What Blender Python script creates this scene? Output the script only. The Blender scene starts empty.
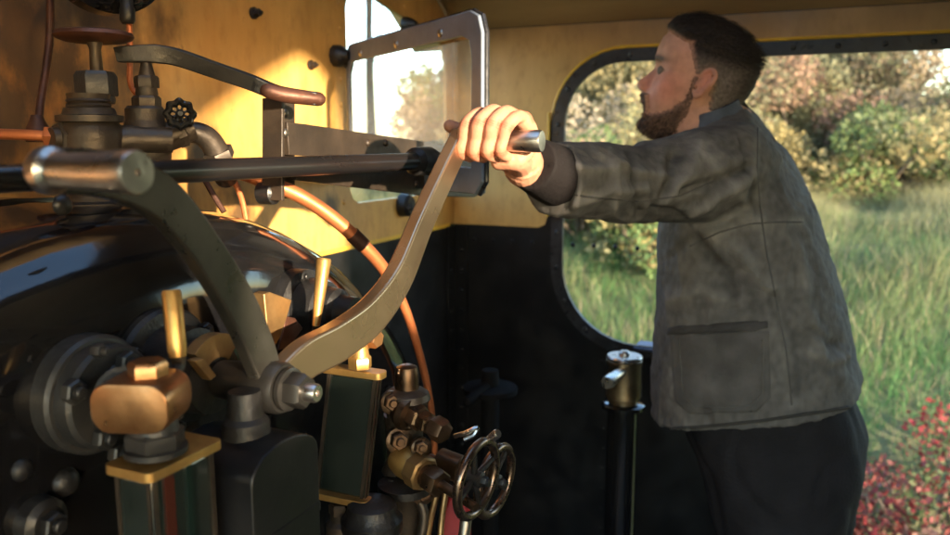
import bpy, bmesh, math, random
import numpy as np
from mathutils import Vector as V, Matrix, noise
from mathutils.geometry import tessellate_polygon
from mathutils.bvhtree import BVHTree
R = math.radians
PI = math.pi
random.seed(7)
rng = np.random.default_rng(11)
scene = bpy.context.scene
COL = scene.collection

# ------------------------------------------------------------------ camera
CAM = V((0, 0, 1.55)); YAW = R(24); PITCH = R(9.1); F = 800.0
Hh = V((-math.sin(YAW), math.cos(YAW), 0)); RT = V((math.cos(YAW), math.sin(YAW), 0))
FW = Hh * math.cos(PITCH) - V((0, 0, 1)) * math.sin(PITCH)
UP = Hh * math.sin(PITCH) + V((0, 0, 1)) * math.cos(PITCH)
cam = bpy.data.cameras.new('camera'); cam_o = bpy.data.objects.new('camera', cam); COL.objects.link(cam_o)
cam_o.matrix_world = Matrix(((RT.x, UP.x, -FW.x, CAM.x), (RT.y, UP.y, -FW.y, CAM.y), (RT.z, UP.z, -FW.z, CAM.z), (0, 0, 0, 1)))
cam.sensor_fit = 'HORIZONTAL'; cam.sensor_width = 36; cam.lens = 36 * F / 950
cam.clip_start = .02; cam.clip_end = 2000
cam.dof.use_dof = True; cam.dof.focus_distance = .88; cam.dof.aperture_fstop = 5.4
scene.camera = cam_o

def ray(px, py):
    return RT * ((px - 475) / F) + FW + UP * ((267.5 - py) / F)
def D(px, py, d): return CAM + ray(px, py) * d
def Xp(px, py, x): r = ray(px, py); return CAM + r * ((x - CAM.x) / r.x)
def Yp(px, py, y): r = ray(px, py); return CAM + r * ((y - CAM.y) / r.y)
def Zp(px, py, z): r = ray(px, py); return CAM + r * ((z - CAM.z) / r.z)

# ------------------------------------------------------------------ mesh helpers
def ortho(d):
    d = d.normalized()
    a = V((0, 0, 1)) if abs(d.z) < .9 else V((1, 0, 0))
    u = a.cross(d).normalized()
    return u, d.cross(u)
def ring_faces(bm, rings, closed=True):
    for a, b in zip(rings, rings[1:]):
        n = len(a)
        for i in range(n if closed else n - 1):
            j = (i + 1) % n
            bm.faces.new((a[i], a[j], b[j], b[i]))
def smooth_path(pts, k=6):
    pts = [V(p) for p in pts]
    if len(pts) < 3: return pts
    P = [pts[0] * 2 - pts[1]] + pts + [pts[-1] * 2 - pts[-2]]
    out = []
    for i in range(1, len(P) - 2):
        p0, p1, p2, p3 = P[i - 1:i + 3]
        for s in range(k):
            t = s / k
            out.append(.5 * ((2 * p1) + (p2 - p0) * t + (2 * p0 - 5 * p1 + 4 * p2 - p3) * t * t + (3 * p1 - p0 - 3 * p2 + p3) * t ** 3))
    out.append(pts[-1].copy())
    return out
def lerp_list(rs, n):
    if not isinstance(rs, (list, tuple)): return [rs] * n
    out = []
    for i in range(n):
        t = i / max(1, n - 1) * (len(rs) - 1); k = min(int(t), len(rs) - 2)
        out.append(rs[k] + (rs[k + 1] - rs[k]) * (t - k))
    return out
def tube(bm, pts, r, n=14, smooth=0, round_end=False, flat=None):
    pts = smooth_path(pts, smooth) if smooth else [V(p) for p in pts]
    rs = lerp_list(r, len(pts))
    if round_end:
        for e in (0, -1):
            q = pts[1] if e == 0 else pts[-2]
            d = (pts[e] - q).normalized(); rr = rs[e]; p0 = pts[e].copy()
            for a in (30, 60, 85):
                np_, nr = p0 + d * rr * math.sin(R(a)), rr * math.cos(R(a))
                if e == 0: pts.insert(0, np_); rs.insert(0, nr)
                else: pts.append(np_); rs.append(nr)
    t0 = (pts[1] - pts[0]).normalized(); u, v = ortho(t0)
    rings = []
    for i, p in enumerate(pts):
        a = pts[max(0, i - 1)]; b = pts[min(len(pts) - 1, i + 1)]
        t = (b - a)
        if t.length < 1e-9: t = t0
        t.normalize()
        u = (u - t * u.dot(t)).normalized(); v = t.cross(u)
        ring = []
        for k in range(n):
            an = 2 * PI * k / n; o = u * math.cos(an) + v * math.sin(an)
            if flat: o = o - flat[0] * (o.dot(flat[0]) * (1 - flat[1]))
            ring.append(bm.verts.new(p + o * rs[i]))
        rings.append(ring)
    ring_faces(bm, rings)
    bm.faces.new(list(reversed(rings[0]))); bm.faces.new(rings[-1])
def lathe(bm, c, axis, prof, n=28, rot=0):
    """prof: (along, radius)"""
    c = V(c); axis = V(axis).normalized(); u, v = ortho(axis); rings = []
    for t, r in prof:
        r = max(r, 1e-4)
        rings.append([bm.verts.new(c + axis * t + (u * math.cos(2 * PI * (k + rot) / n) + v * math.sin(2 * PI * (k + rot) / n)) * r) for k in range(n)])
    ring_faces(bm, rings)
    bm.faces.new(list(reversed(rings[0]))); bm.faces.new(rings[-1])
def nut(bm, c, axis, r, h, rot=0):
    lathe(bm, c, axis, [(0, r * .97), (.06 * h, r), (.82 * h, r), (h, r * .86)], 6, rot)
def bolt(bm, c, axis, r, h=None):
    h = h or r * .9; axis = V(axis).normalized()
    nut(bm, c, axis, r, h, .3)
    lathe(bm, V(c) + axis * h * .9, axis, [(0, r * .5), (h * .5, r * .5), (h * .62, r * .4)], 12)
def dome(bm, c, axis, r, h=None, n=10):
    h = h or r * .6
    lathe(bm, c, axis, [(h * math.sin(R(a)), r * math.cos(R(a))) for a in (0, 25, 50, 70, 88)], n)
def ellipsoid(bm, c, rad, rot=None, nu=24, nv=16):
    M = rot or Matrix.Identity(3); rings = []
    for j in range(nv + 1):
        th = PI * j / nv; s = max(math.sin(th), 1e-3)
        rings.append([bm.verts.new(V(c) + M @ V((rad[0] * s * math.cos(2 * PI * k / nu), rad[1] * s * math.sin(2 * PI * k / nu), -rad[2] * math.cos(th)))) for k in range(nu)])
    ring_faces(bm, rings); bm.faces.new(list(reversed(rings[0]))); bm.faces.new(rings[-1])
def box(bm, c, s, rot=None):
    M = rot or Matrix.Identity(3); c = V(c)
    vs = [bm.verts.new(c + M @ V((sx * s[0] / 2, sy * s[1] / 2, sz * s[2] / 2))) for sx in (-1, 1) for sy in (-1, 1) for sz in (-1, 1)]
    for f in ((0, 1, 3, 2), (4, 6, 7, 5), (0, 4, 5, 1), (2, 3, 7, 6), (0, 2, 6, 4), (1, 5, 7, 3)):
        bm.faces.new([vs[i] for i in f])
def plate(bm, outer, holes, d):
    """flat plate: closed 3-D outlines, thickness vector d"""
    d = V(d); loops = [[V(p) for p in outer]] + [[V(p) for p in h] for h in holes]
    tri = tessellate_polygon(loops); flat = [p for l in loops for p in l]
    A = [bm.verts.new(p) for p in flat]; B = [bm.verts.new(p + d) for p in flat]
    for a, b, c in tri:
        bm.faces.new((A[a], A[b], A[c])); bm.faces.new((B[c], B[b], B[a]))
    k = 0
    for l in loops:
        n = len(l)
        for i in range(n):
            j = (i + 1) % n
            bm.faces.new((A[k + i], A[k + j], B[k + j], B[k + i]))
        k += n
def bar(bm, pts, w, t, N, smooth=8, ch=.15):
    """flat bar along a path; w across in the plane normal to N, t along N"""
    pts = smooth_path(pts, smooth); N = V(N).normalized(); ws = lerp_list(w, len(pts)); rings = []
    for i, p in enumerate(pts):
        T = (pts[min(i + 1, len(pts) - 1)] - pts[max(0, i - 1)]).normalized()
        A = N.cross(T).normalized(); h = ws[i] / 2; g = t / 2; c = t * ch
        rings.append([bm.verts.new(p + A * a + N * b) for a, b in ((h - c, g), (h, g - c), (h, -g + c), (h - c, -g), (-h + c, -g), (-h, -g + c), (-h, g - c), (-h + c, g))])
    ring_faces(bm, rings); bm.faces.new(list(reversed(rings[0]))); bm.faces.new(rings[-1])
def rrect(x0, z0, x1, z1, rs, k=8):
    """rounded rectangle in 2-D; rs = radii for (x0z0, x1z0, x1z1, x0z1)"""
    out = []
    for (cx, cz, sx, sz, a0), r in zip(((x0, z0, 1, 1, 180), (x1, z0, -1, 1, 270), (x1, z1, -1, -1, 0), (x0, z1, 1, -1, 90)), rs):
        if r <= 0: out.append((cx, cz)); continue
        for i in range(k + 1):
            a = R(a0 + 90 * i / k)
            out.append((cx + sx * r + r * math.cos(a), cz + sz * r + r * math.sin(a)))
    return out

def link(o, parent=None):
    COL.objects.link(o)
    if parent: o.parent = parent
    return o
def obj(name, bm, mat, parent=None, sharp=35, bevel=0, label=None):
    bmesh.ops.recalc_face_normals(bm, faces=bm.faces)
    root = parent
    while root is not None and root.parent is not None: root = root.parent
    if root is not None:
        off = V(root.location)
        for v in bm.verts: v.co -= off
    me = bpy.data.meshes.new(name); bm.to_mesh(me); bm.free()
    me.shade_smooth()
    if sharp: me.set_sharp_from_angle(angle=R(sharp))
    o = bpy.data.objects.new(name, me); me.materials.append(mat)
    link(o, parent)
    if bevel:
        b = o.modifiers.new('bevel', 'BEVEL'); b.width = bevel; b.segments = 2; b.limit_method = 'ANGLE'; b.angle_limit = R(40); b.harden_normals = False
    if label: o['label'] = label
    return o
def thing(name, label, cat, loc, group=None):
    o = bpy.data.objects.new(name, None); o.empty_display_size = .05; o.location = V(loc); COL.objects.link(o)
    return tag(o, label, cat, group)
def tag(o, label, cat, group=None, kind=None):
    if label: o['label'] = label
    if cat: o['category'] = cat
    if group: o['group'] = group
    if kind: o['kind'] = kind
    return o
def B(): return bmesh.new()
def remesh(bm, voxel, it=6, fac=.5):
    bmesh.ops.recalc_face_normals(bm, faces=bm.faces)
    me = bpy.data.meshes.new('clay'); bm.to_mesh(me); bm.free()
    o = bpy.data.objects.new('clay', me); COL.objects.link(o)
    m = o.modifiers.new('r', 'REMESH'); m.mode = 'VOXEL'; m.voxel_size = voxel; m.adaptivity = 0
    s = o.modifiers.new('s', 'SMOOTH'); s.iterations = it; s.factor = fac
    bpy.context.view_layer.update()
    dg = bpy.context.evaluated_depsgraph_get()
    out = bpy.data.meshes.new_from_object(o.evaluated_get(dg))
    bpy.data.objects.remove(o); bpy.data.meshes.remove(me)
    b = bmesh.new(); b.from_mesh(out); bpy.data.meshes.remove(out)
    return b

# ------------------------------------------------------------------ materials
def mat(name, color, rough=.5, metal=0, noise_amt=0, noise_scale=20, color2=None, bump=0, bump_scale=120, coat=0, stretch=(1, 1, 1), rough_var=0, spec=.5, det=6, lo=.35, hi=.7):
    m = bpy.data.materials.new(name); m.use_nodes = True
    nt = m.node_tree; b = nt.nodes['Principled BSDF']
    b.inputs['Base Color'].default_value = (*color, 1); b.inputs['Roughness'].default_value = rough
    b.inputs['Metallic'].default_value = metal; b.inputs['Coat Weight'].default_value = coat; b.inputs['Coat Roughness'].default_value = .08
    b.inputs['Specular IOR Level'].default_value = spec
    tc = nt.nodes.new('ShaderNodeTexCoord'); mp = nt.nodes.new('ShaderNodeMapping'); mp.inputs['Scale'].default_value = stretch
    nt.links.new(tc.outputs['Object'], mp.inputs['Vector'])
    def nz(scale, detail=det, r=.6):
        n = nt.nodes.new('ShaderNodeTexNoise'); n.inputs['Scale'].default_value = scale; n.inputs['Detail'].default_value = detail; n.inputs['Roughness'].default_value = r
        nt.links.new(mp.outputs['Vector'], n.inputs['Vector']); return n
    if color2:
        n = nz(noise_scale); rp = nt.nodes.new('ShaderNodeMapRange'); rp.inputs['From Min'].default_value = lo; rp.inputs['From Max'].default_value = hi
        nt.links.new(n.outputs['Fac'], rp.inputs['Value'])
        mx = nt.nodes.new('ShaderNodeMix'); mx.data_type = 'RGBA'
        mx.inputs['A'].default_value = (*color, 1); mx.inputs['B'].default_value = (*color2, 1)
        nt.links.new(rp.outputs['Result'], mx.inputs['Factor']); nt.links.new(mx.outputs['Result'], b.inputs['Base Color'])
        m['mix'] = mx.name
    if rough_var:
        n = nz(noise_scale * 1.7); rp = nt.nodes.new('ShaderNodeMapRange'); rp.inputs['From Min'].default_value = .3; rp.inputs['From Max'].default_value = .7
        rp.inputs['To Min'].default_value = max(.03, rough - rough_var); rp.inputs['To Max'].default_value = rough + rough_var
        nt.links.new(n.outputs['Fac'], rp.inputs['Value']); nt.links.new(rp.outputs['Result'], b.inputs['Roughness'])
    if bump:
        n = nz(bump_scale, 4); bp = nt.nodes.new('ShaderNodeBump'); bp.inputs['Strength'].default_value = bump; bp.inputs['Distance'].default_value = .002
        nt.links.new(n.outputs['Fac'], bp.inputs['Height']); nt.links.new(bp.outputs['Normal'], b.inputs['Normal'])
    return m
M = {}
M['gloss_black'] = mat('gloss_black', (.004, .004, .005), .10, 0, color2=(.010, .0095, .009), noise_scale=9, bump=.2, bump_scale=12, coat=.2, rough_var=.06)
M['wall_black'] = mat('wall_black', (.0045, .0045, .0055), .40, 0, color2=(.014, .013, .0125), lo=.45, hi=.75, noise_scale=9, bump=.25, bump_scale=40, rough_var=.12, spec=.3)
M['iron'] = mat('iron', (.008, .0078, .008), .45, .2, color2=(.018, .016, .015), noise_scale=30, bump=.4, bump_scale=160, rough_var=.15)
M['grey_iron'] = mat('grey_iron', (.024, .0235, .0235), .46, .4, color2=(.042, .04, .038), noise_scale=25, bump=.4, bump_scale=140, rough_var=.15)
M['steel'] = mat('steel', (.34, .31, .27), .42, 1, color2=(.22, .19, .16), noise_scale=22, bump=.15, bump_scale=60, rough_var=.1, stretch=(1, 1, 1))
M['lever_steel_dim'] = mat('lever_steel_dim', (.07, .064, .054), .34, .75, color2=(.05, .046, .039), noise_scale=30, bump=.15, bump_scale=70, rough_var=.14)  # left lever's steel, its shade put into a darker colour
M['lever_steel_lit'] = mat('lever_steel_lit', (.45, .32, .205), .28, .95, color2=(.37, .26, .165), noise_scale=8, det=2, rough_var=.06)  # same steel for the right lever, sun warmth put into its colour
M['bright_steel'] = mat('bright_steel', (.56, .52, .48), .3, 1, color2=(.40, .36, .33), noise_scale=40, bump=.1, bump_scale=120, rough_var=.08)
M['handle_steel'] = mat('handle_steel', (.50, .455, .41), .33, 1, color2=(.36, .32, .285), noise_scale=30, bump=.1, bump_scale=140, rough_var=.08)
M['bronze'] = mat('bronze', (.16, .095, .055), .36, .9, color2=(.06, .038, .025), noise_scale=28, bump=.3, bump_scale=120, rough_var=.12)
M['dull_bronze'] = mat('dull_bronze', (.075, .056, .04), .48, .6, color2=(.03, .023, .018), noise_scale=26, bump=.45, bump_scale=110, rough_var=.14)
M['copper'] = mat('copper', (.50, .245, .105), .34, .9, color2=(.25, .115, .05), noise_scale=24, bump=.15, bump_scale=90, rough_var=.1)
M['pipe_copper'] = mat('pipe_copper', (.56, .175, .06), .48, .6, color2=(.30, .085, .03), noise_scale=18, bump=.15, bump_scale=90, rough_var=.1)
M['dark_copper'] = mat('dark_copper', (.11, .042, .024), .5, .5, color2=(.045, .021, .014), noise_scale=24, bump=.2, bump_scale=120, rough_var=.1)
M['brass'] = mat('brass', (.62, .37, .12), .42, .85, color2=(.42, .23, .07), noise_scale=30, bump=.12, bump_scale=100, rough_var=.1)
M['brass_dull'] = mat('brass_dull', (.36, .215, .085), .45, .8, color2=(.17, .095, .04), noise_scale=26, bump=.2, bump_scale=100, rough_var=.1)
M['brown_steel'] = mat('brown_steel', (.055, .038, .026), .42, .4, color2=(.022, .016, .012), noise_scale=16, bump=.3, bump_scale=90, rough_var=.12)
M['red'] = mat('red', (.24, .005, .01), .7, color2=(.15, .004, .008), noise_scale=20, bump=.2)
M['rim'] = mat('rim', (.008, .008, .009), .35, 0, color2=(.03, .03, .034), noise_scale=30, bump=.3, bump_scale=70, rough_var=.12)
M['sill'] = mat('sill', (.16, .2, .3), .35, .6, color2=(.09, .11, .16), noise_scale=30)  # blue of the sky highlight put into the metal's colour
M['glass_dark'] = mat('glass_dark', (.006, .01, .009), .12, 0, color2=(.02, .026, .022), noise_scale=18, coat=.7, rough_var=.06)
M['stripe_red'] = mat('stripe_red', (.045, .011, .007), .2, coat=.6)
M['stripe_green'] = mat('stripe_green', (.006, .015, .0125), .2, coat=.6)
M['wood_floor'] = mat('wood_floor', (.05, .036, .025), .7, color2=(.025, .018, .013), noise_scale=6, stretch=(8, 1, 1), bump=.5, bump_scale=12)
M['sheet'] = M['rim']

def yellow_paint():
    m = bpy.data.materials.new('ochre_paint'); m.use_nodes = True; nt = m.node_tree; N = nt.nodes; L = nt.links; b = N['Principled BSDF']
    tc = N.new('ShaderNodeTexCoord'); sep = N.new('ShaderNodeSeparateXYZ')
    geo = N.new('ShaderNodeNewGeometry'); L.new(geo.outputs['Position'], sep.inputs[0])
    def noise_(scale, stretch, det=6):
        mp = N.new('ShaderNodeMapping'); mp.inputs['Scale'].default_value = stretch; L.new(geo.outputs['Position'], mp.inputs[0])
        n = N.new('ShaderNodeTexNoise'); n.inputs['Scale'].default_value = scale; n.inputs['Detail'].default_value = det; n.inputs['Roughness'].default_value = .62; L.new(mp.outputs[0], n.inputs['Vector']); return n.outputs['Fac']
    def rng_(x, a, b_, c=0, d=1):
        r = N.new('ShaderNodeMapRange'); r.inputs['From Min'].default_value = a; r.inputs['From Max'].default_value = b_; r.inputs['To Min'].default_value = c; r.inputs['To Max'].default_value = d; L.new(x, r.inputs['Value']); return r.outputs['Result']
    def math_(op, x, y):
        q = N.new('ShaderNodeMath'); q.operation = op
        for i, s in enumerate((x, y)):
            if isinstance(s, (int, float)): q.inputs[i].default_value = s
            else: L.new(s, q.inputs[i])
        return q.outputs[0]
    def mix(f, A, Bc):
        q = N.new('ShaderNodeMix'); q.data_type = 'RGBA'; L.new(f, q.inputs['Factor'])
        for nme, s in (('A', A), ('B', Bc)):
            if isinstance(s, tuple): q.inputs[nme].default_value = (*s, 1)
            else: L.new(s, q.inputs[nme])
        return q.outputs['Result']
    streak = noise_(14, (1, 1, .12)); big = noise_(3.2, (1, 1, .6)); fine = noise_(40, (1, 1, .5))
    c = mix(rng_(streak, .35, .7), (.60, .335, .095), (.45, .24, .06))
    c = mix(rng_(fine, .5, .72, 0, .5), c, (.28, .125, .025))
    # soot and rust caught behind the valves, on the boiler side of the front sheet
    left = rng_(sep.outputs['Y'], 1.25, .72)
    c = mix(math_('MULTIPLY', rng_(big, .36, .56), left), c, (.44, .15, .02))  # rust, its orange deepened to hold a warm glow in the paint
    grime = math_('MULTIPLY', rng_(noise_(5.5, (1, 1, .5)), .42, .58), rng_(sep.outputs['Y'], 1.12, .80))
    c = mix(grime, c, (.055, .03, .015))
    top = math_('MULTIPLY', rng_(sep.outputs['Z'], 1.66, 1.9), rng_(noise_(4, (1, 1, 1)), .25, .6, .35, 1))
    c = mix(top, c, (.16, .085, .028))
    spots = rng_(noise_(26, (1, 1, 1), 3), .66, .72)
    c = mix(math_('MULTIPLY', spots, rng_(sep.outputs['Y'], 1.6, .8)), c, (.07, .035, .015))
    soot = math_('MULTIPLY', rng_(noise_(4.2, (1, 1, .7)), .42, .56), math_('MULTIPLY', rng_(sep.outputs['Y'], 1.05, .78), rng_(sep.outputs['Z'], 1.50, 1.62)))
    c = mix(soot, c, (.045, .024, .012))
    acc = None       # oily stains left by the fittings on this sheet
    for px, py, r_ in ((52, 72, .15), (14, 40, .13), (78, 112, .13), (104, 12, .11), (160, 20, .07), (4, 122, .10), (128, 60, .07), (205, 150, .06), (240, 215, .09), (330, 205, .06)):
        p = Xp(px, py, -.93); vd = N.new('ShaderNodeVectorMath'); vd.operation = 'DISTANCE'; L.new(geo.outputs['Position'], vd.inputs[0]); vd.inputs[1].default_value = p
        g_ = rng_(vd.outputs['Value'], r_, 0); acc = g_ if acc is None else math_('MAXIMUM', acc, g_)
    st = rng_(math_('ADD', acc, math_('MULTIPLY', math_('SUBTRACT', noise_(13, (1, 1, .55)), .5), 2.6)), .12, .75, 0, .9)
    st = math_('MULTIPLY', st, rng_(acc, .02, .3))
    c = mix(st, c, (.05, .026, .012))
    L.new(c, b.inputs['Base Color'])
    L.new(rng_(streak, .3, .7, .32, .55), b.inputs['Roughness'])
    bp = N.new('ShaderNodeBump'); bp.inputs['Strength'].default_value = .35; bp.inputs['Distance'].default_value = .002; L.new(noise_(35, (1, 1, .35)), bp.inputs['Height']); L.new(bp.outputs[0], b.inputs['Normal'])
    return m
M['yellow'] = yellow_paint()
M['line'] = mat('line', (.72, .44, .05), .4, color2=(.6, .34, .04), noise_scale=30)
M['roof_paint'] = mat('roof_paint', (.38, .245, .105), .6, color2=(.24, .145, .06), noise_scale=4, bump=.3, bump_scale=30, stretch=(.5, 2, 1))

def attr_mat(name, rough=.7, trans=0, metal=0, bump=0, bump_scale=80, vari=.3, noise_scale=40, spec=.3):
    """colour from the mesh's own 'tint' attribute, broken up by noise"""
    m = bpy.data.materials.new(name); m.use_nodes = True; nt = m.node_tree; N = nt.nodes; L = nt.links; b = N['Principled BSDF']
    a = N.new('ShaderNodeAttribute'); a.attribute_name = 'tint'
    tc = N.new('ShaderNodeTexCoord'); n = N.new('ShaderNodeTexNoise'); n.inputs['Scale'].default_value = noise_scale; n.inputs['Detail'].default_value = 5; L.new(tc.outputs['Object'], n.inputs['Vector'])
    r = N.new('ShaderNodeMapRange'); r.inputs['From Min'].default_value = .3; r.inputs['From Max'].default_value = .7; r.inputs['To Min'].default_value = 1 - vari; r.inputs['To Max'].default_value = 1 + vari; L.new(n.outputs['Fac'], r.inputs['Value'])
    mx = N.new('ShaderNodeVectorMath'); mx.operation = 'SCALE'; L.new(a.outputs['Color'], mx.inputs[0]); L.new(r.outputs['Result'], mx.inputs['Scale'])
    L.new(mx.outputs[0], b.inputs['Base Color']); b.inputs['Roughness'].default_value = rough; b.inputs['Metallic'].default_value = metal; b.inputs['Specular IOR Level'].default_value = spec
    if bump:
        n2 = N.new('ShaderNodeTexNoise'); n2.inputs['Scale'].default_value = bump_scale; n2.inputs['Detail'].default_value = 5; L.new(tc.outputs['Object'], n2.inputs['Vector'])
        bp = N.new('ShaderNodeBump'); bp.inputs['Strength'].default_value = bump; bp.inputs['Distance'].default_value = .002; L.new(n2.outputs['Fac'], bp.inputs['Height']); L.new(bp.outputs[0], b.inputs['Normal'])
    if trans:
        t = N.new('ShaderNodeBsdfTranslucent'); L.new(mx.outputs[0], t.inputs['Color'])
        s = N.new('ShaderNodeMixShader'); s.inputs[0].default_value = trans
        L.new(b.outputs[0], s.inputs[1]); L.new(t.outputs[0], s.inputs[2]); L.new(s.outputs[0], N['Material Output'].inputs['Surface'])
    return m
M['leaf'] = attr_mat('leaf', .6, .45)
M['bark'] = mat('bark', (.10, .075, .05), .9, color2=(.05, .04, .03), noise_scale=12, bump=.8, bump_scale=20, stretch=(1, 1, .2))
M['skin'] = attr_mat('skin', .58, 0, bump=.25, bump_scale=260, vari=.13, noise_scale=60, spec=.28)
M['skin'].node_tree.nodes['Principled BSDF'].inputs['Subsurface Weight'].default_value = .12
M['skin'].node_tree.nodes['Principled BSDF'].inputs['Subsurface Radius'].default_value = (.006, .002, .001)
M['cloth'] = attr_mat('cloth', .82, 0, bump=.7, bump_scale=200, vari=.22, noise_scale=22, spec=.2)
M['hair'] = attr_mat('hair', .75, 0, vari=.35, noise_scale=200, spec=.12)
def set_tint(o, cols):
    me = o.data; at = me.color_attributes.new('tint', 'FLOAT_COLOR', 'POINT')
    c = np.ones((len(me.vertices), 4), np.float32); c[:, :3] = cols
    at.data.foreach_set('color', c.ravel())
def co(me):
    a = np.empty(len(me.vertices) * 3, np.float32); me.vertices.foreach_get('co', a); return a.reshape(-1, 3)

# ------------------------------------------------------------------ light
SUN_TO = V((1, -.6, .175)).normalized()
w = bpy.data.worlds.new('World'); scene.world = w; w.use_nodes = True; nt = w.node_tree
sky = nt.nodes.new('ShaderNodeTexSky'); sky.sky_type = 'NISHITA'; sky.sun_disc = False
sky.sun_elevation = math.asin(SUN_TO.z); sky.sun_rotation = math.atan2(SUN_TO.x, SUN_TO.y)
sky.air_density = 1.0; sky.dust_density = .6; sky.ozone_density = 2.0
nt.links.new(sky.outputs[0], nt.nodes['Background'].inputs['Color']); nt.nodes['Background'].inputs['Strength'].default_value = .15
sl = bpy.data.lights.new('sun', 'SUN'); sl.energy = 2.0; sl.angle = R(.9); sl.color = (1, .83, .60)
so = bpy.data.objects.new('sun', sl); COL.objects.link(so); so.rotation_euler = SUN_TO.to_track_quat('Z', 'Y').to_euler(); so.location = (0, 0, 20)
scene.view_settings.view_transform = 'Standard'; scene.view_settings.look = 'None'; scene.view_settings.gamma = 1
scene.view_settings.exposure = 3.45
scene.render.engine = 'CYCLES'; scene.cycles.max_bounces = 8; scene.cycles.use_denoising = True

# ------------------------------------------------------------------ cab
XF = -.93; YW = 1.95; YN = -.9; ZB = 1.325; YC = (YW + YN) / 2
def roof_z(y): t = (y - YC) / (YW - YC); return 1.83 + .5 * (1 - t * t)
ys = [YN + (YW - YN) * i / 24 for i in range(25)]
# front sheet (two panels) with the spectacle opening
fw = thing('cab_front_wall', 'ochre and black front sheet of the cab behind the boiler, with a spectacle window opening', 'wall', (XF, YC, 0))
o0, o1 = Xp(348, 100, XF).y, 1.905
zt0, zt1, zb_ = 1.862, 1.80, 1.415
hole = [(o0 + .03, zb_), (o1 - .04, zb_), (o1 - .01, zb_ + .01), (o1, zb_ + .04), (o1, zt1 - .06), (o1 - .02, zt1 - .015), (o1 - .06, zt1), (o0 + .05, zt0), (o0 + .015, zt0 - .01), (o0, zt0 - .045), (o0, zb_ + .03), (o0 + .01, zb_ + .01)]
bm = B(); plate(bm, [(XF, YN, ZB), (XF, YW, ZB)] + [(XF, y, roof_z(y)) for y in reversed(ys)], [[(XF, y, z) for y, z in hole]], (-.008, 0, 0))
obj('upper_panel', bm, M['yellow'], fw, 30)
bm = B(); plate(bm, [(XF, YN, -.02), (XF, YW, -.02), (XF, YW, ZB - .001), (XF, YN, ZB - .001)], [], (-.008, 0, 0)); obj('lower_panel', bm, M['wall_black'], fw, 30)
bm = B(); plate(bm, [(XF + .002, YN + .01, ZB - .006), (XF + .002, YW - .03, ZB - .006), (XF + .002, YW - .03, ZB + .003), (XF + .002, YN + .01, ZB + .003)], [], (-.0015, 0, 0)); obj('painted_line', bm, M['line'], fw, 30)
bm = B()
for py in range(0, 10): dome(bm, (XF, o0 - .025, 1.42 + py * .05) if py < 9 else (XF, o0 + .1, 1.89), (1, 0, 0), .006)
for i in range(8): dome(bm, (XF, o0 + .05 + i * .05, 1.885 - i * .008), (1, 0, 0), .005)
obj('rivet_row', bm, M['yellow'], fw)
# corner angle
ca = B(); box(ca, (XF + .022, YW - .005, .66), (.04, .006, 1.32)); box(ca, (XF + .004, YW - .03, .66), (.006, .045, 1.32))
for i in range(22): dome(ca, (XF + .024, YW - .0075, .1 + i * .055), (0, -1, 0), .007); dome(ca, (XF + .0075, YW - .032, .1 + i * .055), (1, 0, 0), .007)
obj('corner_angle', ca, M['wall_black'], fw)
# side sheet
sw = thing('cab_side_wall', 'black side sheet of the cab with a big rounded window cutout behind the man', 'wall', (.3, YW, 0))
xl = Yp(563, 200, YW).x; zt = Yp(760, 55, YW).z; zs = Yp(655, 348, YW).z
xd = Yp(775, 420, YW).x; xr = .95
def cutout(g):   # opening grown by g
    P = []
    r1, r2 = .15 + g, .20 + g
    x0, z1, z0 = xl - g, zt + g, zs - g
    P.append((xr + g, z1))
    for i in range(11): a = R(90 + 9 * i); P.append((x0 + r1 + r1 * math.cos(a), z1 - r1 + r1 * math.sin(a)))
    for i in range(11): a = R(180 + 9 * i); P.append((x0 + r2 + r2 * math.cos(a), z0 + r2 + r2 * math.sin(a)))
    P += [(xd + g - .06, z0), (xd + g - .02, z0 - .015), (xd + g, z0 - .06), (xd + g, .12), (xr + g, .12)]
    return P
def wallplate(name, y, th, outer, hole, m, parent, lift=0):
    bm = B(); plate(bm, [(x, y - lift, z) for x, z in outer], [[(x, y - lift, z) for x, z in h] for h in hole], (0, th, 0)); return obj(name, bm, m, parent, 30)
wallplate('side_panel', YW, .008, [(XF, -.02), (1.5, -.02), (1.5, 1.83), (XF, 1.83)], [cutout(0)], M['wall_black'], sw)
# ochre panel over it
xo = Yp(549, 150, YW).x
up = [(XF + .002, ZB)] + [(xo - .025, ZB), (xo - .008, ZB + .008), (xo, ZB + .03)]
cut = cutout(.032)
top = [p for p in cut if p[1] > zt - .13 and p[0] < .9]
top = [p for p in top if p[0] >= xo]
outer = up + [(xo, zt - .16)] + sorted([p for p in top], key=lambda p: p[0]) + [(xr + .2, zt + .032), (1.5, zt + .032), (1.5, 1.828), (XF + .002, 1.828)]
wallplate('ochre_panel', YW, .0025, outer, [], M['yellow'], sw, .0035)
bm = B(); tube(bm, [(xo, YW - .004, ZB + .03), (xo, YW - .004, zt - .12)] + [(p[0], YW - .004, p[1]) for p in sorted(top, key=lambda p: p[0])] + [(xr, YW - .004, zt + .032)], .004, 6); obj('painted_line', bm, M['line'], sw)
bm = B()
for i in range(9): dome(bm, (XF + .06 + i * .055, YW - .0005, 1.285), (0, -1, 0), .006)
for i in range(14): dome(bm, (xl + .12, YW - .0005, .15 + i * .055), (0, -1, 0), .006); dome(bm, (xl + .155, YW - .0005, .15 + i * .055), (0, -1, 0), .006)
box(bm, (xl + .137, YW - .001, .5), (.065, .004, .98))
obj('rivet_strip', bm, M['wall_black'], sw)
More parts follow.
